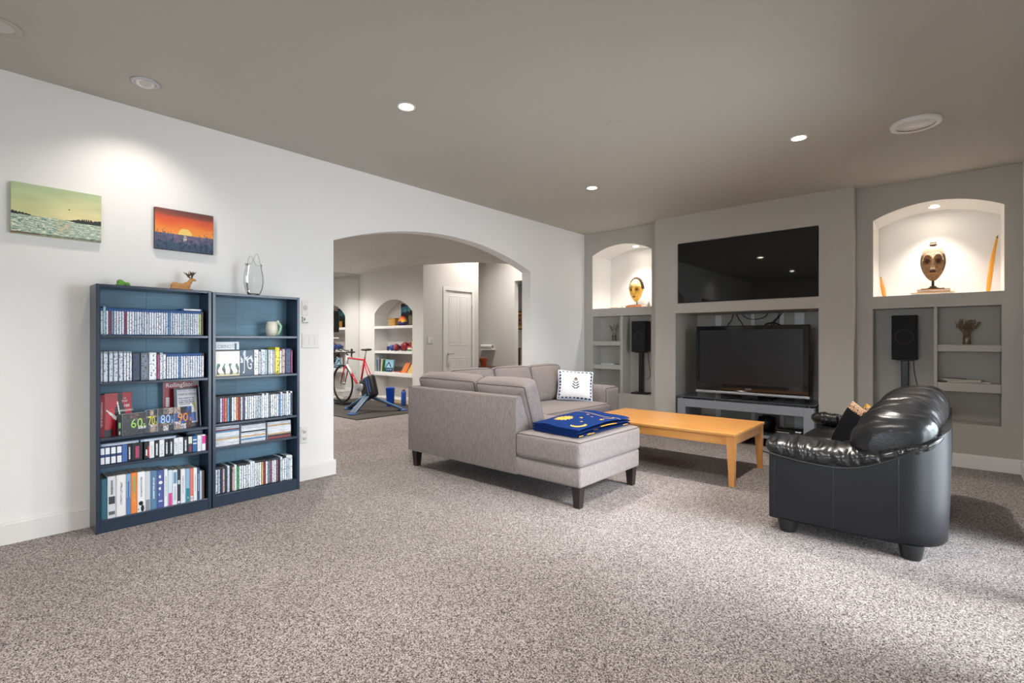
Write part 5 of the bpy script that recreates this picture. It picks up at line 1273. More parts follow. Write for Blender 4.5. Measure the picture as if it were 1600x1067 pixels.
# right mask: brown almond face on a post
zs=1.6245
t=thing('carved_mask','brown carved wooden face mask on a post stand in the right niche','mask',(3.945,6.56,zs+0.075))
def r1(z): return 1.0-0.22*max(0,-z)**1.4+0.02*z
def d1(x,z):
    v=0.050*gauss(x,z,0,-0.02,0.13+0.12*max(0,-z),0.30)*(1 if z>-0.40 else 0.2)
    for s in (-1,1):
        v-=0.026*gauss(x,z,s*0.40,0.10,0.20,0.18); e=math.hypot((x-s*0.40)/0.36,(z-0.14)/0.30); v+=0.014*math.exp(-((e-1)/0.18)**2)*(1 if z>0.05 else 0.15)
        v+=0.012*gauss(x,z,s*0.10,-0.32,0.07,0.06)
    v+=0.012*gauss(x,z,0,-0.58,0.24,0.05)-0.010*gauss(x,z,0,-0.49,0.22,0.035)
    return v
def c1(x,z,f):
    c=Vector((0.62,0.46,0.32))*(0.92+0.18*noise.noise(Vector((x*5,z*9,2))))
    if z>0.42: c=Vector((0.74,0.64,0.54))  # paler crown: glare of the niche light painted into the colour
    for s in (-1,1):
        if math.hypot((x-s*0.40)/0.20,(z-0.07)/0.14)<1: c=Vector((0.36,0.25,0.17))
        e=math.hypot((x-s*0.40)/0.36,(z-0.14)/0.30)
        if abs(e-1)<0.13 and z>0.10: c=Vector((0.88,0.78,0.64))
        if abs(e-1.28)<0.07 and z>0.14: c=Vector((0.40,0.28,0.19))
    if abs(x)<0.20 and -0.55<z<-0.44: c=Vector((0.28,0.18,0.13))
    if abs(x)<0.16 and -0.38<z<-0.28: c=Vector((0.88,0.80,0.70))
    if abs(x)<0.10+0.10*max(0,-z)*2 and -0.30<z<0.30: c=Vector((0.74,0.60,0.46))  # highlight along the nose painted as a lighter strip
    if 0.86<math.hypot(x/r1(z),z*0.7)<0.93 and z<0.3: c=c*0.55
    if abs(x)<0.26 and -0.62<z<-0.555: c=Vector((0.66,0.48,0.32))
    return lin(tuple(c))
maskhead((3.945,6.58,zs+0.335),0.100,0.185,0.065,r1,d1,c1,64).build('face',M['vcol'],t,smooth=True)
g=G(); g.ell((3.947,6.575,zs+0.535),(0.026,0.022,0.024),16); g.lathe([(0.030,zs+0.512),(0.032,zs+0.518),(0.028,zs+0.523)],(3.947,6.575,0),20); g.build('top_knob',flatmat('b9a58e',0.6),t,smooth=True)
G().tube([(3.945,6.58,zs+0.095),(3.945,6.58,zs+0.16)],0.011,12).build('post',M['leg_dark'],t,smooth=True)
G().lathe([(0.050,zs+0.072),(0.048,zs+0.080),(0.030,zs+0.088),(0.024,zs+0.100),(0.001,zs+0.102)],(3.945,6.58,0),24).build('foot',flatmat('6e5636',0.5),t,smooth=True)
G().rbox(3.855,4.035,6.49,6.66,zs+0.062,zs+0.072,0.002,1).build('base_plate',flatmat('3c2e22',0.5),t)
for i,(x0,x1,y0,y1,z0,z1,c,lb) in enumerate(((3.775,4.11,6.43,6.72,0.0,0.030,'d8a860','worn tan hardcover book under the mask, bottom of the pair'),(3.825,4.075,6.45,6.70,0.031,0.061,'d58a3c','orange hardcover book under the mask, top of the pair'))):
    b=thing('book',lb,'book',((x0+x1)/2,(y0+y1)/2,zs+z0)); m=flatmat(c,0.6)
    G().box(x0,x1,y0,y1,zs+z0+0.0005,zs+z0+0.005,m).build('cover',m,b); G().box(x0,x1,y0,y1,zs+z1-0.005,zs+z1,m).build('cover',m,b)
    G().box(x0+0.004,x1-0.004,y0+0.003,y1-0.006,zs+z0+0.005,zs+z1-0.005).build('pages',M['paper'],b); G().box(x0,x1,y1-0.005,y1,zs+z0+0.005,zs+z1-0.005).build('spine',m,b)
def horn(pts,r,label,c):
    P=[Vector(p) for p in pts]; L=[]
    for i in range(17):
        t_=i/16; L.append((1-t_)**2*P[0]+2*t_*(1-t_)*P[1]+t_*t_*P[2])
    t=thing('curved_wood_blade',label,'carving',tuple(P[0]-Vector((0,0,0.005))))
    G().tube(L,[r*(0.55+0.45*math.sin(PI*min(1,(i+2)/15))) if i<15 else r*0.35*(17-i)/2 for i in range(17)],8).build('blade',flatmat(c,0.45),t,smooth=True)
    G().tube(L[15:],[r*0.42,r*0.12],8).build('tip',flatmat('6b5138',0.6),t,smooth=True)
horn([(4.352,6.74,zs+0.006),(4.37,6.72,zs+0.30),(4.418,6.66,zs+0.565)],0.019,'tall curved orange wooden blade leaning in right corner of right niche','e09a34')
horn([(3.548,6.66,zs+0.006),(3.525,6.68,zs+0.14),(3.508,6.71,zs+0.245)],0.019,'short curved orange wooden blade leaning in left corner of right niche','d8923a')
# left mask: golden face with hair crest
zl=1.6375
t=thing('carved_mask','golden carved face mask with dark hair crest in the left niche','mask',(0.66,6.60,zl+0.05))
def r2(z): return 1.0-0.30*max(0,-z)**1.3
def d2(x,z):
    v=0.034*gauss(x,z,0,-0.02,0.15+0.12*max(0,-z),0.26)*(1 if z>-0.34 else 0.3)
    for s in (-1,1): v-=0.022*gauss(x,z,s*0.40,0.06,0.24,0.14); v+=0.012*gauss(x,z,s*0.34,-0.38,0.22,0.14)
    v+=0.016*gauss(x,z,0,-0.56,0.22,0.07)-0.008*gauss(x,z,0,-0.56,0.18,0.02)
    v+=0.014*gauss(x,z,0,0.5,0.7,0.25)
    return v
def c2(x,z,f):
    c=Vector((0.90,0.70,0.30))*(0.95+0.1*noise.noise(Vector((x*6,z*6,3))))
    if z>0.30: c=Vector((0.95,0.84,0.56))
    for s in (-1,1):
        if math.hypot((x-s*0.42)/0.26,(z-0.05)/0.15)<1: c=Vector((0.66,0.44,0.14))
        if math.hypot((x-s*0.42)/0.10,(z-0.02)/0.06)<1: c=Vector((0.24,0.17,0.09))
    if abs(x)<0.22 and -0.64<z<-0.50: c=Vector((0.32,0.20,0.18))
    return lin(tuple(c))
maskhead((0.655,6.62,zl+0.265),0.098,0.165,0.085,r2,d2,c2,64).build('face',M['vcol'],t,smooth=True)
g=G()
for i in range(24):
    a=math.radians(172-i*7.2); k=1+0.02*math.sin(i*2.7)
    g.ell((0.655+0.100*math.cos(a)*k,6.635,zl+0.275+0.165*math.sin(a)*k),(0.017,0.040,0.017),10)
g.build('hair_crest',flatmat('4a3a2c',0.9),t,smooth=True)
for s in (-1,1): G().ell((0.655+s*0.100,6.625,zl+0.27),(0.012,0.012,0.024),12).build('ear',flatmat('e0b45a',0.5),t,smooth=True)
G().tube([(0.665,6.63,zl+0.052),(0.665,6.63,zl+0.13)],0.007,10).build('post',M['leg_dark'],t,smooth=True)
G().rbox(0.555,0.735,6.55,6.70,zl+0.046,zl+0.052,0.002,1).build('base_plate',M['leg_dark'],t)
b=thing('wood_block','reddish wooden block carrying the golden mask','wood block',(0.64,6.63,zl)); G().rbox(0.53,0.78,6.54,6.71,zl+0.0005,zl+0.046,0.003,1).build('block',mat_wood('red_cedar',hx(206,128,74),hx(176,98,52)),b)
def pebble(label,c,r,col,seed,cat='shell',name='shell'):
    def f(q):
        return q
    g=G(); g.ell(c,r,14); o=g.build(name,flatmat(col,0.5),None,smooth=True)
    for v in o.data.vertices: v.co+=v.co.normalized()*0.12*min(r)*noise.noise(v.co*60+Vector((seed,0,0)))
    return tag(o,label,cat,'shells and stones in the left niche')
pebble('long pale driftwood-like shell at the left of left niche sill',(0.38,6.48,zl+0.016),(0.075,0.03,0.0155),'dcc6ac',1)
pebble('small white skull-like shell in front of wooden block',(0.545,6.43,zl+0.020),(0.034,0.022,0.0195),'e4dccc',4)
pebble('white speckled shell right of the wooden block',(0.86,6.45,zl+0.014),(0.032,0.022,0.0135),'d8d0c4',7)
pebble('tiny dark stone at the right end of left niche sill',(0.955,6.46,zl+0.012),(0.014,0.013,0.0115),'8c857c',9,'stone','stone')
tag(G().lathe([(0.026,zl+0.0005),(0.022,zl+0.05),(0.010,zl+0.085),(0.001,zl+0.10)],(0.845,6.64,0),16).build('stone_cone',flatmat('857f78',0.7),smooth=True),'small grey pointed stone cone behind the wooden block','stone')

# ------------------------------------------------------------------ gym: mat, bicycle on trainer
tag(G().rbox(-5.0,-2.50,4.02,5.55,0.001,0.012,0.004,1,flatmat('35312b',0.8)).build('floor_mat',flatmat('35312b',0.8)),'dark olive rubber mat on the gym carpet under the bicycle','mat')
bk = thing('road_bicycle','red and white road bicycle mounted on an indoor trainer','bicycle',(-3.78,4.81,0.03))
BYc=4.815; ZA=0.395; RX,FX=-3.29,-4.27; RW_=0.335
red=flatmat('c02230',0.25); wht=flatmat('e2e0dc',0.25); blk=M['black_rubber']
def wheel(cx,cz,name):
    w=G(); w.tube([(cx+RW_*math.cos(2*PI*i/48),BYc,cz+RW_*math.sin(2*PI*i/48)) for i in range(48)],0.013,8,closed=True); wo=w.build(name,blk,bk,smooth=True)
    G().tube([(cx+(RW_-0.022)*math.cos(2*PI*i/48),BYc,cz+(RW_-0.022)*math.sin(2*PI*i/48)) for i in range(48)],0.010,6,closed=True).build('rim',M['black_plastic'],wo,smooth=True)
    G().lathe([(0.018,-0.045),(0.024,-0.035),(0.012,-0.025),(0.012,0.025),(0.024,0.035),(0.018,0.045)],(cx,BYc,cz),16,mtx=Matrix.Rotation(PI/2,3,'X')).build('hub',M['silver'],wo,smooth=True)
    s=G()
    for i in range(20):
        a=2*PI*i/20; b=a+0.5*(-1)**i; s.tube([(cx+0.02*math.cos(b),BYc+0.03*(-1)**(i//2),cz+0.02*math.sin(b)),(cx+(RW_-0.025)*math.cos(a),BYc,cz+(RW_-0.025)*math.sin(a))],0.0012,4)
    so_=s.build('spokes',M['silver'],wo); so_['kind']='stuff'
wheel(FX,ZA,'front_wheel')
BBk=Vector((-3.70,BYc,0.33)); ST=Vector((-3.555,BYc,0.84)); HTt=Vector((-4.10,BYc,0.885)); HTb=Vector((-4.135,BYc,0.75)); RA=Vector((RX,BYc,ZA)); FA=Vector((FX,BYc,ZA))
def tb(n,p,q,r,m,par=None): return G().tube([p,q],r,10).build(n,m,par or bk,smooth=True)
tb('top_tube',HTt+Vector((0.01,0,-0.02)),ST,0.016,red); mid=HTb.lerp(BBk,0.40); tb('down_tube',mid,BBk,0.021,red); tb('down_tube_front',HTb,mid,0.021,wht)
tb('seat_tube',BBk,ST+Vector((0.005,0,0.03)),0.017,red); tb('head_tube',HTb+Vector((-0.008,0,-0.03)),HTt+Vector((0.006,0,0.02)),0.021,wht)
for s in (-1,1):
    o=Vector((0,s*0.045,0)); tb('seat_stay',ST+Vector((0,s*0.012,-0.02)),RA+o,0.0085,red); tb('chain_stay',BBk+Vector((0,s*0.02,0)),RA+o,0.010,red)
    G().tube([HTb+Vector((-0.008,s*0.012,-0.03)),HTb+Vector((-0.02,s*0.042,-0.09)),FA+Vector((0.0,s*0.045,0))],[0.014,0.013,0.008],8).build('fork_blade',red,bk,smooth=True)
tb('seat_post',ST,ST+Vector((0.045,0,0.16)),0.0125,M['silver'])
g=G(); sp=ST+Vector((0.05,0,0.17)); g.ell(sp+Vector((0.06,0,0.012)),(0.075,0.062,0.022)); g.ell(sp+Vector((-0.07,0,0.008)),(0.105,0.022,0.018)); fused('saddle',g,M['black_plastic'],bk,0.006,4)
tb('stem',HTt+Vector((0.0,0,0.035)),HTt+Vector((-0.095,0,0.075)),0.014,M['black_plastic'])
hb=HTt+Vector((-0.10,0,0.078)); G().tube([hb+Vector((0,-0.20,0)),hb+Vector((0,0.20,0))],0.012,8).build('handlebar',M['black_plastic'],bk,smooth=True)
for s in (-1,1):
    o=hb+Vector((0,s*0.20,0)); g=G(); g.tube([o,o+Vector((-0.05,0,0.002)),o+Vector((-0.10,0,-0.02)),o+Vector((-0.115,0,-0.07)),o+Vector((-0.08,0,-0.115)),o+Vector((-0.02,0,-0.125)),o+Vector((0.03,0,-0.125))],0.014,8); g.build('drop_bar',blk,bk,smooth=True)
    g=G(); g.ell(o+Vector((-0.105,0,0.030)),(0.035,0.017,0.038)); g.ell(o+Vector((-0.09,0,0.0)),(0.04,0.018,0.02)); fused('brake_hood',g,blk,bk,0.006,2)
    G().tube([o+Vector((-0.135,0,0.03)),o+Vector((-0.145,0,-0.02)),o+Vector((-0.13,0,-0.07))],0.005,6).build('brake_lever',M['silver'],bk,smooth=True)
    # tri-bar extension pads
    G().tube([hb+Vector((0.02,s*0.07,0.03)),hb+Vector((-0.10,s*0.05,0.035)),hb+Vector((-0.20,s*0.04,0.07))],0.010,8).build('aero_bar',M['black_plastic'],bk,smooth=True)
G().lathe([(0.095,-0.003),(0.095,0.003)],(BBk.x,BYc-0.05,BBk.z),28,mtx=Matrix.Rotation(PI/2,3,'X')).build('chainring',M['silver'],bk,smooth=True,angle=30)
for s,a in ((-1,0.25),(1,PI+0.25)):
    e=BBk+Vector((0.17*math.cos(a),s*0.075,0.17*math.sin(a)-0.0)); G().tube([BBk+Vector((0,s*0.065,0)),e],[0.012,0.009],8).build('crank_arm',M['silver'],bk,smooth=True)
    G().rbox(e.x-0.045,e.x+0.045,e.y-0.03 if s<0 else e.y,e.y if s<0 else e.y+0.03,e.z-0.008,e.z+0.008,0.003,1,M['black_plastic']).build('pedal',M['black_plastic'],bk)
g=G()
for q in (0.45,0.62,0.80):
    c=HTb.lerp(BBk,q)+Vector((0.035,0,0.035)); g.tube([c+Vector((0.037*math.cos(2*PI*i/16)*0.7,0.037*math.sin(2*PI*i/16),0.037*math.cos(2*PI*i/16)*0.7)) for i in range(16)],0.003,6,closed=True)
g.build('bottle_cage',M['silver'],bk,smooth=True)
G().tube([RA+Vector((0.0,-0.05,0.03)),RA+Vector((-0.02,-0.05,-0.05)),RA+Vector((-0.03,-0.05,-0.10))],0.012,8).build('derailleur',M['black_plastic'],bk,smooth=True)
# direct-drive trainer
tr=thing('bike_trainer','black and blue direct-drive trainer with folding legs holding the bicycle rear','bike trainer',(-3.22,4.70,0.012))
mt=Matrix.Translation((-3.17,4.70,0.395)) @ Matrix.Rotation(-0.35,4,'Y')
G().rbox(-0.19,0.19,-0.11,0.02,-0.19,0.19,0.06,4,M['black_plastic'],mt).build('flywheel_housing',M['black_plastic'],tr,smooth=True,angle=50)
bl_=flatmat('2f62a8',0.35)
G().rbox(0.05,0.075,-0.118,0.028,-0.14,0.16,0.01,2,bl_,mt).build('blue_stripe',bl_,tr); G().rbox(0.12,0.135,-0.118,0.028,-0.10,0.13,0.006,2,bl_,mt).build('blue_stripe',bl_,tr)
G().lathe([(0.06,0),(0.06,0.012),(0.03,0.02)],(-3.28,4.585,0.40),20,mtx=Matrix.Rotation(PI/2,3,'X')).build('hub_cover',M['silver'],tr,smooth=True)
apex=Vector((-3.14,4.62,0.27))
for n_,e in (('trainer_leg',Vector((-2.98,4.24,0.03))),('trainer_leg',Vector((-2.80,5.06,0.03))),('trainer_leg',Vector((-3.62,4.55,0.03)))):
    d=(e-apex); sd_=d.cross(Vector((0,0,1))).normalized()*0.045; up=Vector((0,0,0.022))
    v=[apex-sd_-up,apex+sd_-up,e+sd_-up*0.6,e-sd_-up*0.6,apex-sd_+up,apex+sd_+up,e+sd_+up*0.6,e-sd_+up*0.6]
    l=G().add(v,[(0,3,2,1),(4,5,6,7),(0,1,5,4),(1,2,6,5),(2,3,7,6),(3,0,4,7)]).build(n_,flatmat('3a434e',0.4),tr)
    for k in (-1,1): G().tube([apex+sd_*k+up,e+sd_*k+up*0.6],0.006,6).build('blue_edge',flatmat('6aa4dc',0.35),l)
    G().rbox(e.x-0.06,e.x+0.06,e.y-0.06,e.y+0.06,0.0125,0.034,0.008,1,bl_).build('rubber_foot',bl_,l)
t=thing('wheel_riser','black wedge riser block with blue edge under the bicycle front wheel','riser block',(FX,BYc,0.012))
G().prism([(-0.17,0.0125),(0.17,0.0125),(0.15,0.060),(0.11,0.060),(0.05,0.046),(-0.05,0.046),(-0.11,0.060),(-0.15,0.060)],lambda p,q,a: Vector((FX+p,a,q)),BYc-0.08,BYc+0.08).build('block',M['black_plastic'],t)
G().tube([(FX-0.17,BYc-0.081,0.02),(FX-0.15,BYc-0.081,0.058),(FX-0.11,BYc-0.081,0.059)],0.006,6).build('edge_strip',flatmat('6aa4dc',0.4),t)
# floor clutter beside the trainer
t=thing('shoe_tray','pale wooden board on the floor under the niche with shoes','board',(-3.35,5.60,0)); G().rbox(-3.95,-2.75,5.57,5.93,0.0,0.022,0.003,1).build('board',mat_wood('pale_pine',hx(176,150,112),hx(150,124,88)),t)
def shoe(x,y,z,a,c,sole,label):
    t=thing('shoe',label,'shoe',(x,y,z),a,'cycling shoes')
    g=G(); g.ell((0.05,0,0.032),(0.085,0.040,0.030)); g.ell((-0.075,0,0.045),(0.055,0.036,0.044)); g.ell((-0.03,0,0.05),(0.05,0.034,0.040)); o=fused('upper',g,flatmat(c,0.5),t,0.006,3)
    g=G(); g.ell((0.05,0,0.008),(0.09,0.043,0.0075)); g.ell((-0.07,0,0.008),(0.06,0.038,0.0075)); g.build('sole',flatmat(sole,0.6),t,world=False,smooth=True)
    G().tube([(0.0,-0.034,0.05),(0.01,0,0.075),(0.0,0.034,0.05)],0.005,6).build('strap',flatmat('222831',0.5),t,world=False,smooth=True)
shoe(-3.23,5.68,0.023,-0.35,'27303c','14161a','dark shoe lying behind the trainer leg, left of the pair'); shoe(-3.02,5.74,0.023,-0.15,'1f2630','14161a','dark shoe lying on the board, right of the pair'); shoe(-2.66,5.36,0.001,0.4,'2c3c54','14161a','blue shoe on the carpet beside the sofa back')
def bottle(x,y,z,r,h,c,cap,label):
    t=thing('water_bottle',label,'bottle',(x,y,z)); G().lathe([(r*0.9,z+0.001),(r,z+0.01),(r,z+h*0.55),(r*0.88,z+h*0.62),(r,z+h*0.7),(r*0.95,z+h*0.84),(r*0.6,z+h*0.88)],(x,y,0),18).build('body',flatmat(c,0.4),t,smooth=True)
    G().lathe([(r*0.62,z+h*0.88),(r*0.62,z+h*0.94),(r*0.25,z+h*0.95),(r*0.25,z+h)],(x,y,0),16).build('cap',flatmat(cap,0.4),t,smooth=True)
bottle(-3.30,5.45,0.012,0.045,0.30,'2a5ab4','8a2038','blue water bottle with red cap behind the trainer')
t=thing('gym_tub','bright blue plastic tub standing behind the trainer','tub',(-3.42,5.25,0.012)); G().lathe([(0.062,0.013),(0.066,0.02),(0.078,0.33),(0.082,0.335),(0.076,0.335),(0.064,0.03)],(-3.42,5.25,0),24,caps=True).build('body',flatmat('1f56d0',0.4),t,smooth=True,angle=50)
G().tube([(-3.42+0.080*math.cos(2*PI*i/24),5.25+0.080*math.sin(2*PI*i/24),0.335) for i in range(24)],0.006,6,closed=True).build('rim',flatmat('2a62e0',0.4),t,smooth=True)
# screen on a trolley in front of the mirror, with fan
t=thing('monitor_trolley','black screen on a white trolley stand in front of the mirror','screen',(-5.05,5.02,0))
G().rbox(-5.12,-5.07,4.62,5.20,1.34,1.77,0.008,1,M['black_plastic']).build('screen_case',M['black_plastic'],t); G().box(-5.0695,-5.068,4.635,5.185,1.375,1.755).build('screen',M['black_screen'],t)
for yy in (4.86,4.98): G().tube([(-5.15,yy,0.06),(-5.15,yy,1.60)],0.018,10).build('column',M['metalwhite'],t,smooth=True)
G().rbox(-5.30,-5.02,4.70,5.16,1.215,1.24,0.004,1,M['metalwhite']).build('tray',M['metalwhite'],t)
for yy in (4.68,5.16): G().rbox(-5.40,-4.88,yy-0.025,yy+0.025,0.03,0.07,0.006,1,M['metalwhite']).build('foot',M['metalwhite'],t)
t=thing('pedestal_fan','black round fan behind the bicycle handlebars','fan',(-4.95,4.98,0.012))
fc=Vector((-4.90,4.98,0.89)); g=G()
for rr in (0.05,0.09,0.13,0.165): g.tube([fc+Vector((0.05*(1-rr/0.2),rr*math.cos(2*PI*i/28),rr*math.sin(2*PI*i/28))) for i in range(28)],0.004,5,closed=True)
for i in range(14): a=2*PI*i/14; g.tube([fc+Vector((0.05,0.02*math.cos(a),0.02*math.sin(a))),fc+Vector((0.0,0.168*math.cos(a),0.168*math.sin(a)))],0.003,5)
g.build('grille',M['black_plastic'],t,smooth=True)
for i in range(4):
    a=PI/2*i; G().add([fc+Vector((0.01,0.02*math.cos(a),0.02*math.sin(a))),fc+Vector((0.03,0.14*math.cos(a-0.35),0.14*math.sin(a-0.35))),fc+Vector((-0.01,0.14*math.cos(a+0.45),0.14*math.sin(a+0.45)))],[(0,1,2)]).build('blade',M['black_plastic'],t)
G().lathe([(0.06,-0.10),(0.065,0.0),(0.03,0.035)],tuple(fc+Vector((-0.05,0,0))),18,mtx=Matrix.Rotation(PI/2,3,'Y')).build('motor',M['black_plastic'],t,smooth=True)
G().tube([fc+Vector((-0.10,0,-0.05)),Vector((-5.0,4.98,0.05))],0.014,8).build('pole',M['silver'],t,smooth=True); G().lathe([(0.17,0.013),(0.16,0.03),(0.03,0.045)],(-5.0,4.98,0),28).build('base',M['black_plastic'],t,smooth=True)

# ------------------------------------------------------------------ gym niche shelf contents
Z1,Z2,Z3=1.476,0.969,0.536; yS=YG+0.03
t=thing('wicker_box','small tan wicker box on the top gym shelf','box',(-4.42,yS+0.08,Z1)); G().rbox(-4.53,-4.31,yS,yS+0.16,Z1+0.0005,Z1+0.135,0.006,1).build('box',mat('wicker',hx(186,140,70),0.8,var=(60,0.35,(1,1,3))),t)
G().rbox(-4.535,-4.305,yS-0.005,yS+0.165,Z1+0.135,Z1+0.155,0.006,1).build('lid',mat('wicker_lid',hx(170,126,62),0.8,var=(60,0.35,(1,1,3))),t)
t=thing('painted_dome','orange, red and blue painted dome ornament on the top gym shelf','ornament',(-4.16,yS+0.08,Z1))
def dome(u,v):
    a=PI*u; r=0.125; 
    return Vector((-4.165+r*math.cos(a),yS+0.07+0.06*math.sin(PI*v)*math.sin(a)*0-0.05*math.cos(PI*v/2)*math.sin(a),Z1+0.012+r*1.5*math.sin(a)*math.sin(PI*v/2)))
def domec(u,v):
    h=math.sin(PI*u)*math.sin(PI*v/2)
    if h<0.25: return hx(36,40,96)
    k=noise.noise(Vector((u*7,v*4,2)))
    return hx(226,44,30) if h>0.8+0.1*k else hx(240,110,30) if h>0.55+0.1*k else hx(244,176,40) if h>0.38 else hx(190,40,40)
def dome3(u,v):
    a=2*PI*u; b=PI/2*v; return Vector((-4.165+0.125*math.cos(a)*math.cos(b),yS+0.08+0.07*math.sin(a)*math.cos(b),Z1+0.030+0.165*math.sin(b)))
def dome3c(u,v):
    k=noise.noise(Vector((math.cos(2*PI*u)*3,v*4,2)))*0.15
    return hx(226,44,30) if v+k>0.62 else hx(242,118,30) if v+k>0.38 else hx(244,176,40) if v+k>0.20 else hx(40,44,110)
G().grid(dome3,48,24,M['vcol_gloss'],cfn=dome3c).build('dome',M['vcol_gloss'],t,smooth=True,weld=True); G().lathe([(0.07,Z1+0.0005),(0.10,Z1+0.012),(0.12,Z1+0.030)],(-4.165,yS+0.08,0),28,mtx=Matrix.Diagonal((1,0.56,1))).location if False else G().rbox(-4.25,-4.08,yS+0.04,yS+0.12,Z1+0.0005,Z1+0.031,0.006,1).build('foot',flatmat('2c2f68',0.5),t)
t=thing('figurine','small black curved figurine on the top gym shelf','figurine',(-3.95,yS+0.05,Z1)); G().rbox(-4.00,-3.90,yS+0.045,yS+0.09,Z1+0.0005,Z1+0.018,0.004,1).build('base',flatmat('7a4a34',0.6),t)
G().tube([(-3.985,yS+0.065,Z1+0.018),(-3.96,yS+0.065,Z1+0.10),(-3.92,yS+0.065,Z1+0.15),(-3.93,yS+0.065,Z1+0.21),(-3.91,yS+0.065,Z1+0.24)],[0.012,0.018,0.014,0.016,0.006],10).build('body',flatmat('1a1a1c',0.4),t,smooth=True)
G().tube([(-3.925,yS+0.065,Z1+0.15),(-3.905,yS+0.065,Z1+0.09),(-3.915,yS+0.065,Z1+0.018)],[0.012,0.010,0.008],8).build('leg',flatmat('1a1a1c',0.4),t,smooth=True)
def aurora(u,v):
    k=noise.noise(Vector((u*3,v*3,8)))
    if v<0.10: return hx(24,24,26)
    if abs(v-0.55-0.3*(u-0.4)+0.15*k)<0.22: return hx(70,150,140) if k>0 else hx(54,110,150)
    if v>0.8 and k>0: return hx(170,160,120)
    return hx(26,40,52)
t=thing('framed_print','framed green and blue aurora print leaning at the back of the top gym shelf','framed print',(-4.30,YG+0.30,Z1)); G().box(-4.47,-4.13,YG+0.295,YG+0.315,Z1+0.0005,Z1+0.46).build('frame',flatmat('222019',0.5),t)
painted('print',aurora,(-4.460,YG+0.294,Z1+0.20),(0.320,0,0),(0,0,0.25),24,20,M['vcol_gloss'],t)
t=thing('photo_frame','small dark brown photo frame at the right end of the top gym shelf','photo frame',(-3.82,yS+0.03,Z1)); G().box(-3.89,-3.745,yS+0.02,yS+0.04,Z1+0.0005,Z1+0.20).build('frame',flatmat('4a3c28',0.5),t); G().box(-3.878,-3.757,yS+0.0185,yS+0.0202,Z1+0.02,Z1+0.18).build('photo',flatmat('6d6248',0.4),t)
def dumbbell(x,y,z,r,L,a,c,label):
    t=thing('dumbbell',label,'dumbbell',(x,y,z),a,'dumbbells on the middle gym shelf')
    for s in (-1,1): G().lathe([(r*0.55,s*L/2-r*0.55),(r*0.9,s*L/2-r*0.45),(r,s*L/2),(r*0.9,s*L/2+r*0.45),(r*0.5,s*L/2+r*0.6)],(0,0,r+0.001),18,mtx=Matrix.Rotation(PI/2,3,'Y')).build('weight',flatmat(c,0.4),t,world=False,smooth=True)
    G().tube([(-L/2,0,r+0.001),(L/2,0,r+0.001)],0.014,10).build('grip',M['black_plastic'],t,world=False,smooth=True)
dumbbell(-4.55,yS+0.08,Z2,0.048,0.13,1.2,'263a72','small dark blue dumbbell at the left end of gym shelf'); dumbbell(-4.42,yS+0.08,Z2,0.062,0.13,1.4,'2c4a9c','larger blue dumbbell beside the small one on gym shelf')
dumbbell(-4.24,yS+0.06,Z2,0.072,0.14,1.35,'8e2630','large red dumbbell left of middle on gym shelf'); dumbbell(-4.04,yS+0.12,Z2,0.090,0.12,1.45,'8a1f2a','largest dark red dumbbell on gym shelf')
t=thing('game_box','small box with red, white and green stripes on the middle gym shelf','box',(-3.87,yS+0.06,Z2)); 
for i,c in enumerate(('3f7a4a','e0dccc','c23a30')): G().box(-3.925,-3.80,yS+0.02,yS+0.10,Z2+0.0005+i*0.035,Z2+0.035+i*0.035).build('layer',flatmat(c,0.5),t)
t=thing('card_box','tall cream box with dark print at the right end of middle gym shelf','box',(-3.75,yS+0.06,Z2)); G().box(-3.795,-3.712,yS+0.02,yS+0.13,Z2+0.0005,Z2+0.25).build('box',flatmat('c8b478',0.5),t); G().rbox(-3.785,-3.72,yS+0.017,yS+0.021,Z2+0.20,Z2+0.24,0.001,1).build('print',M['text_black'],t); G().box(-3.775,-3.735,yS+0.0175,yS+0.021,Z2+0.05,Z2+0.10).build('print',M['text_black'],t)
gp='books on the lowest gym shelf'
for i,(x,w,h,c,nm,ln) in enumerate(((-4.95,0.03,0.24,'3c4c62','slate',0),(-4.915,0.035,0.29,'86a8b8','pale blue',0),(-4.875,0.03,0.25,'4a5f76','grey blue',0),(-4.84,0.022,0.27,'b4763c','tan',-0.1),(-4.81,0.03,0.26,'e4e2dc','white',-0.12),(-4.775,0.022,0.25,'4d8a3c','green',-0.14))):
    o=put(U_book,'book',(x+w/2,yS+0.085,Z3+0.0005),(0.16,w*0.96,h),hxs(c),None,(0,0,-PI/2)); put(U_pages,'pages',(0,0,0),(1,1,1),(1,1,1),o)
    if ln: o.rotation_euler=(ln,0,-PI/2)
    tag(o,f'{nm} book, {ordn(i+1)} from left on the lowest gym shelf','book',gp)
def house(u,v):
    c=hx(150,200,224) if v>0.35 else hx(26,58,84)
    d=abs(u-0.45)
    if 0.40<v<0.82 and d<0.34*(0.84-v)/0.44+0.04 and d>0.34*(0.84-v)/0.44-0.10: c=hx(20,36,48)
    if 0.14<v<0.24 and 0.15<u<0.85 and int(u*30)%2: c=hx(160,196,216)
    return c
t=thing('book','light blue book with dark house emblem facing out on lowest gym shelf','book',(-4.55,yS+0.05,Z3)); G().add([Vector(p) for p in ((-4.70,yS+0.02,Z3+.001),(-4.42,yS+0.02,Z3+.001),(-4.44,yS+0.06,Z3+0.25),(-4.72,yS+0.06,Z3+0.25),(-4.70,yS+0.045,Z3+.001),(-4.42,yS+0.045,Z3+.001),(-4.44,yS+0.085,Z3+0.25),(-4.72,yS+0.085,Z3+0.25))],[(0,1,2,3),(5,4,7,6),(0,4,5,1),(1,5,6,2),(2,6,7,3),(3,7,4,0)]).build('body',flatmat('9cc4d8',0.5),t)
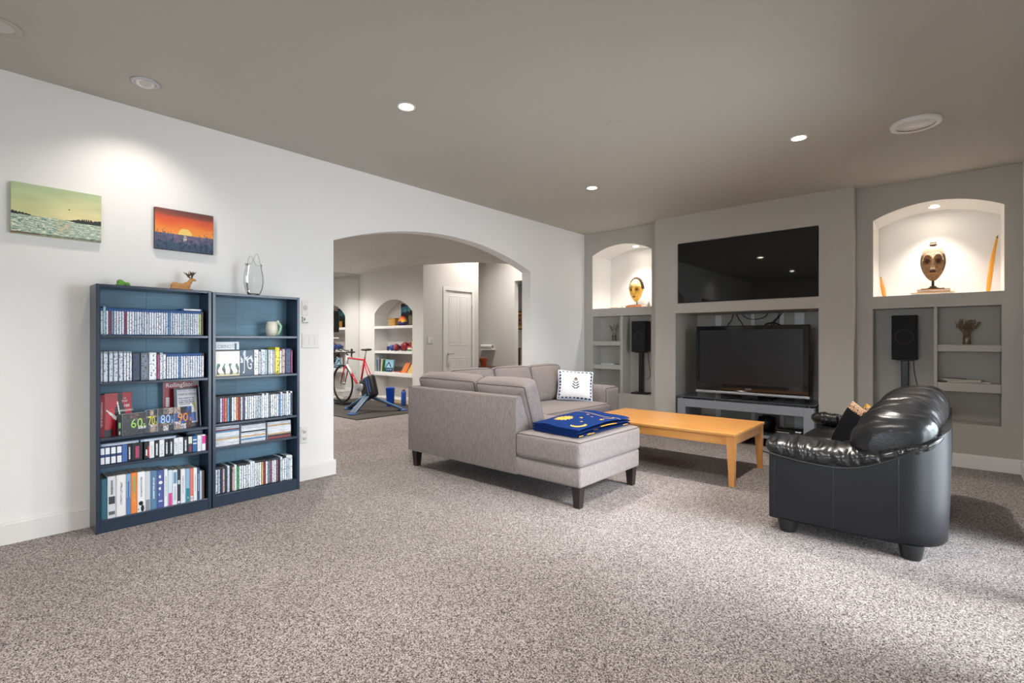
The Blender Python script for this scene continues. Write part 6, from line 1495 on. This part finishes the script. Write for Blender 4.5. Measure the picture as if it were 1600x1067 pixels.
painted('cover',house,(-4.698,yS+0.0185,Z3+0.004),(0.277,0,0),(-0.02,0.04,0.244),28,26,M['vcol_gloss'],t)
for x0,x1,c,lb in ((-4.15,-3.98,'e07a30','orange book leaning at the right end of lowest gym shelf'),(-3.94,-3.76,'d8b468','cream book leaning beside the orange one on lowest gym shelf')):
    t=thing('book',lb,'book',((x0+x1)/2,yS+0.05,Z3)); dx=0.09
    def sl(y0,y1,i0,m,n): G().add([Vector(p) for p in ((x0+i0,y0,Z3+.001+i0),(x1-i0,y0,Z3+.001+i0),(x1+dx*0.6-i0,y0+0.07,Z3+0.20-i0),(x0+dx+i0,y0+0.07,Z3+0.20-i0),(x0+i0,y1,Z3+.001+i0),(x1-i0,y1,Z3+.001+i0),(x1+dx*0.6-i0,y1+0.07,Z3+0.20-i0),(x0+dx+i0,y1+0.07,Z3+0.20-i0))],[(0,1,2,3),(5,4,7,6),(0,4,5,1),(1,5,6,2),(2,6,7,3),(3,7,4,0)]).build(n,m,t)
    sl(yS+0.02,yS+0.026,0,flatmat(c,0.5),'cover'); sl(yS+0.026,yS+0.044,0.003,M['paper'],'pages'); sl(yS+0.044,yS+0.050,0,flatmat(c,0.5),'cover')
t=thing('book','flat red-covered book lying in the middle of lowest gym shelf','book',(-4.28,yS+0.08,Z3)); G().box(-4.40,-4.17,yS,yS+0.16,Z3+0.0005,Z3+0.016).build('pages',M['paper'],t); G().box(-4.402,-4.168,yS-0.002,yS+0.162,Z3+0.016,Z3+0.022).build('cover',flatmat('b03038',0.5),t)

# ------------------------------------------------------------------ hallway and study bits
t=thing('console_table','dark brown hallway side table beyond the door corner','table',(-3.45,7.86,0)); wd_=mat_wood('dark_walnut',hx(96,58,40),hx(70,40,28))
G().rbox(-3.95,-3.27,7.62,8.10,0.590,0.615,0.004,1).build('table_top',wd_,t)
for x in (-3.90,-3.34):
    for y in (7.67,8.05): taper_leg(G(),x,y,0,0.59,0.04,0.03).build('leg',wd_,t)
t=thing('flower_pot','terracotta red pot on the hallway side table','pot',(-3.62,7.82,0.615)); G().lathe([(0.055,0.6155),(0.075,0.72),(0.085,0.74),(0.085,0.79),(0.078,0.79),(0.07,0.74),(0.05,0.63)],(-3.62,7.80,0),24,caps=True).build('body',flatmat('b4552c',0.7),t,smooth=True,angle=50); G().tube([(-3.62+0.084*math.cos(2*PI*i/24),7.80+0.084*math.sin(2*PI*i/24),0.79) for i in range(24)],0.006,6,closed=True).build('rim',flatmat('a84c26',0.7),t,smooth=True)
t=thing('wall_shelf','small white wall fitting with a rolled white towel beside the door corner','towel shelf',(-3.75,8.1,0.97)); G().rbox(-4.0,-3.62,8.08,8.198,0.965,0.985,0.003,1).build('shelf',M['trim'],t); G().tube([(-4.0,8.13,1.04),(-3.66,8.13,1.04)],0.048,14).build('towel_roll',flatmat('e6e4e0',0.9),t,smooth=True,angle=60); G().lathe([(0.034,0),(0.034,0.002),(0.012,0.002)],(-3.66,8.13,1.04),16,mtx=Matrix.Rotation(PI/2,3,'Y')).build('roll_end',flatmat('8a6a58',0.8),t)
def study_pic(u,v):
    if u<0.14 or u>0.86 or v<0.12 or v>0.88: return hx(236,180,104)
    k=noise.noise(Vector((u*5,v*7,3)))
    return hx(170,50,36) if k>0.15 else hx(60,44,40) if k<-0.15 else hx(190,150,110)
t=thing('framed_picture','framed warm-toned picture on the wall seen through the far doorway','picture',(-4.05,9.69,1.46)); G().rbox(-4.33,-3.98,9.672,9.699,1.455,1.925,0.003,1).build('frame',flatmat('3a2a20',0.5),t); painted('print',study_pic,(-4.315,9.671,1.485),(0.32,0,0),(0,0,0.41),22,30,M['vcol_gloss'],t)
t=thing('newel_post','slim dark wooden post beyond the far doorway','post',(-3.98,9.3,0)); G().rbox(-3.90,-3.85,9.28,9.33,0,0.97,0.004,1).build('post',wd_,t); G().rbox(-3.91,-3.84,9.27,9.34,0.97,1.0,0.004,1).build('cap',wd_,t)
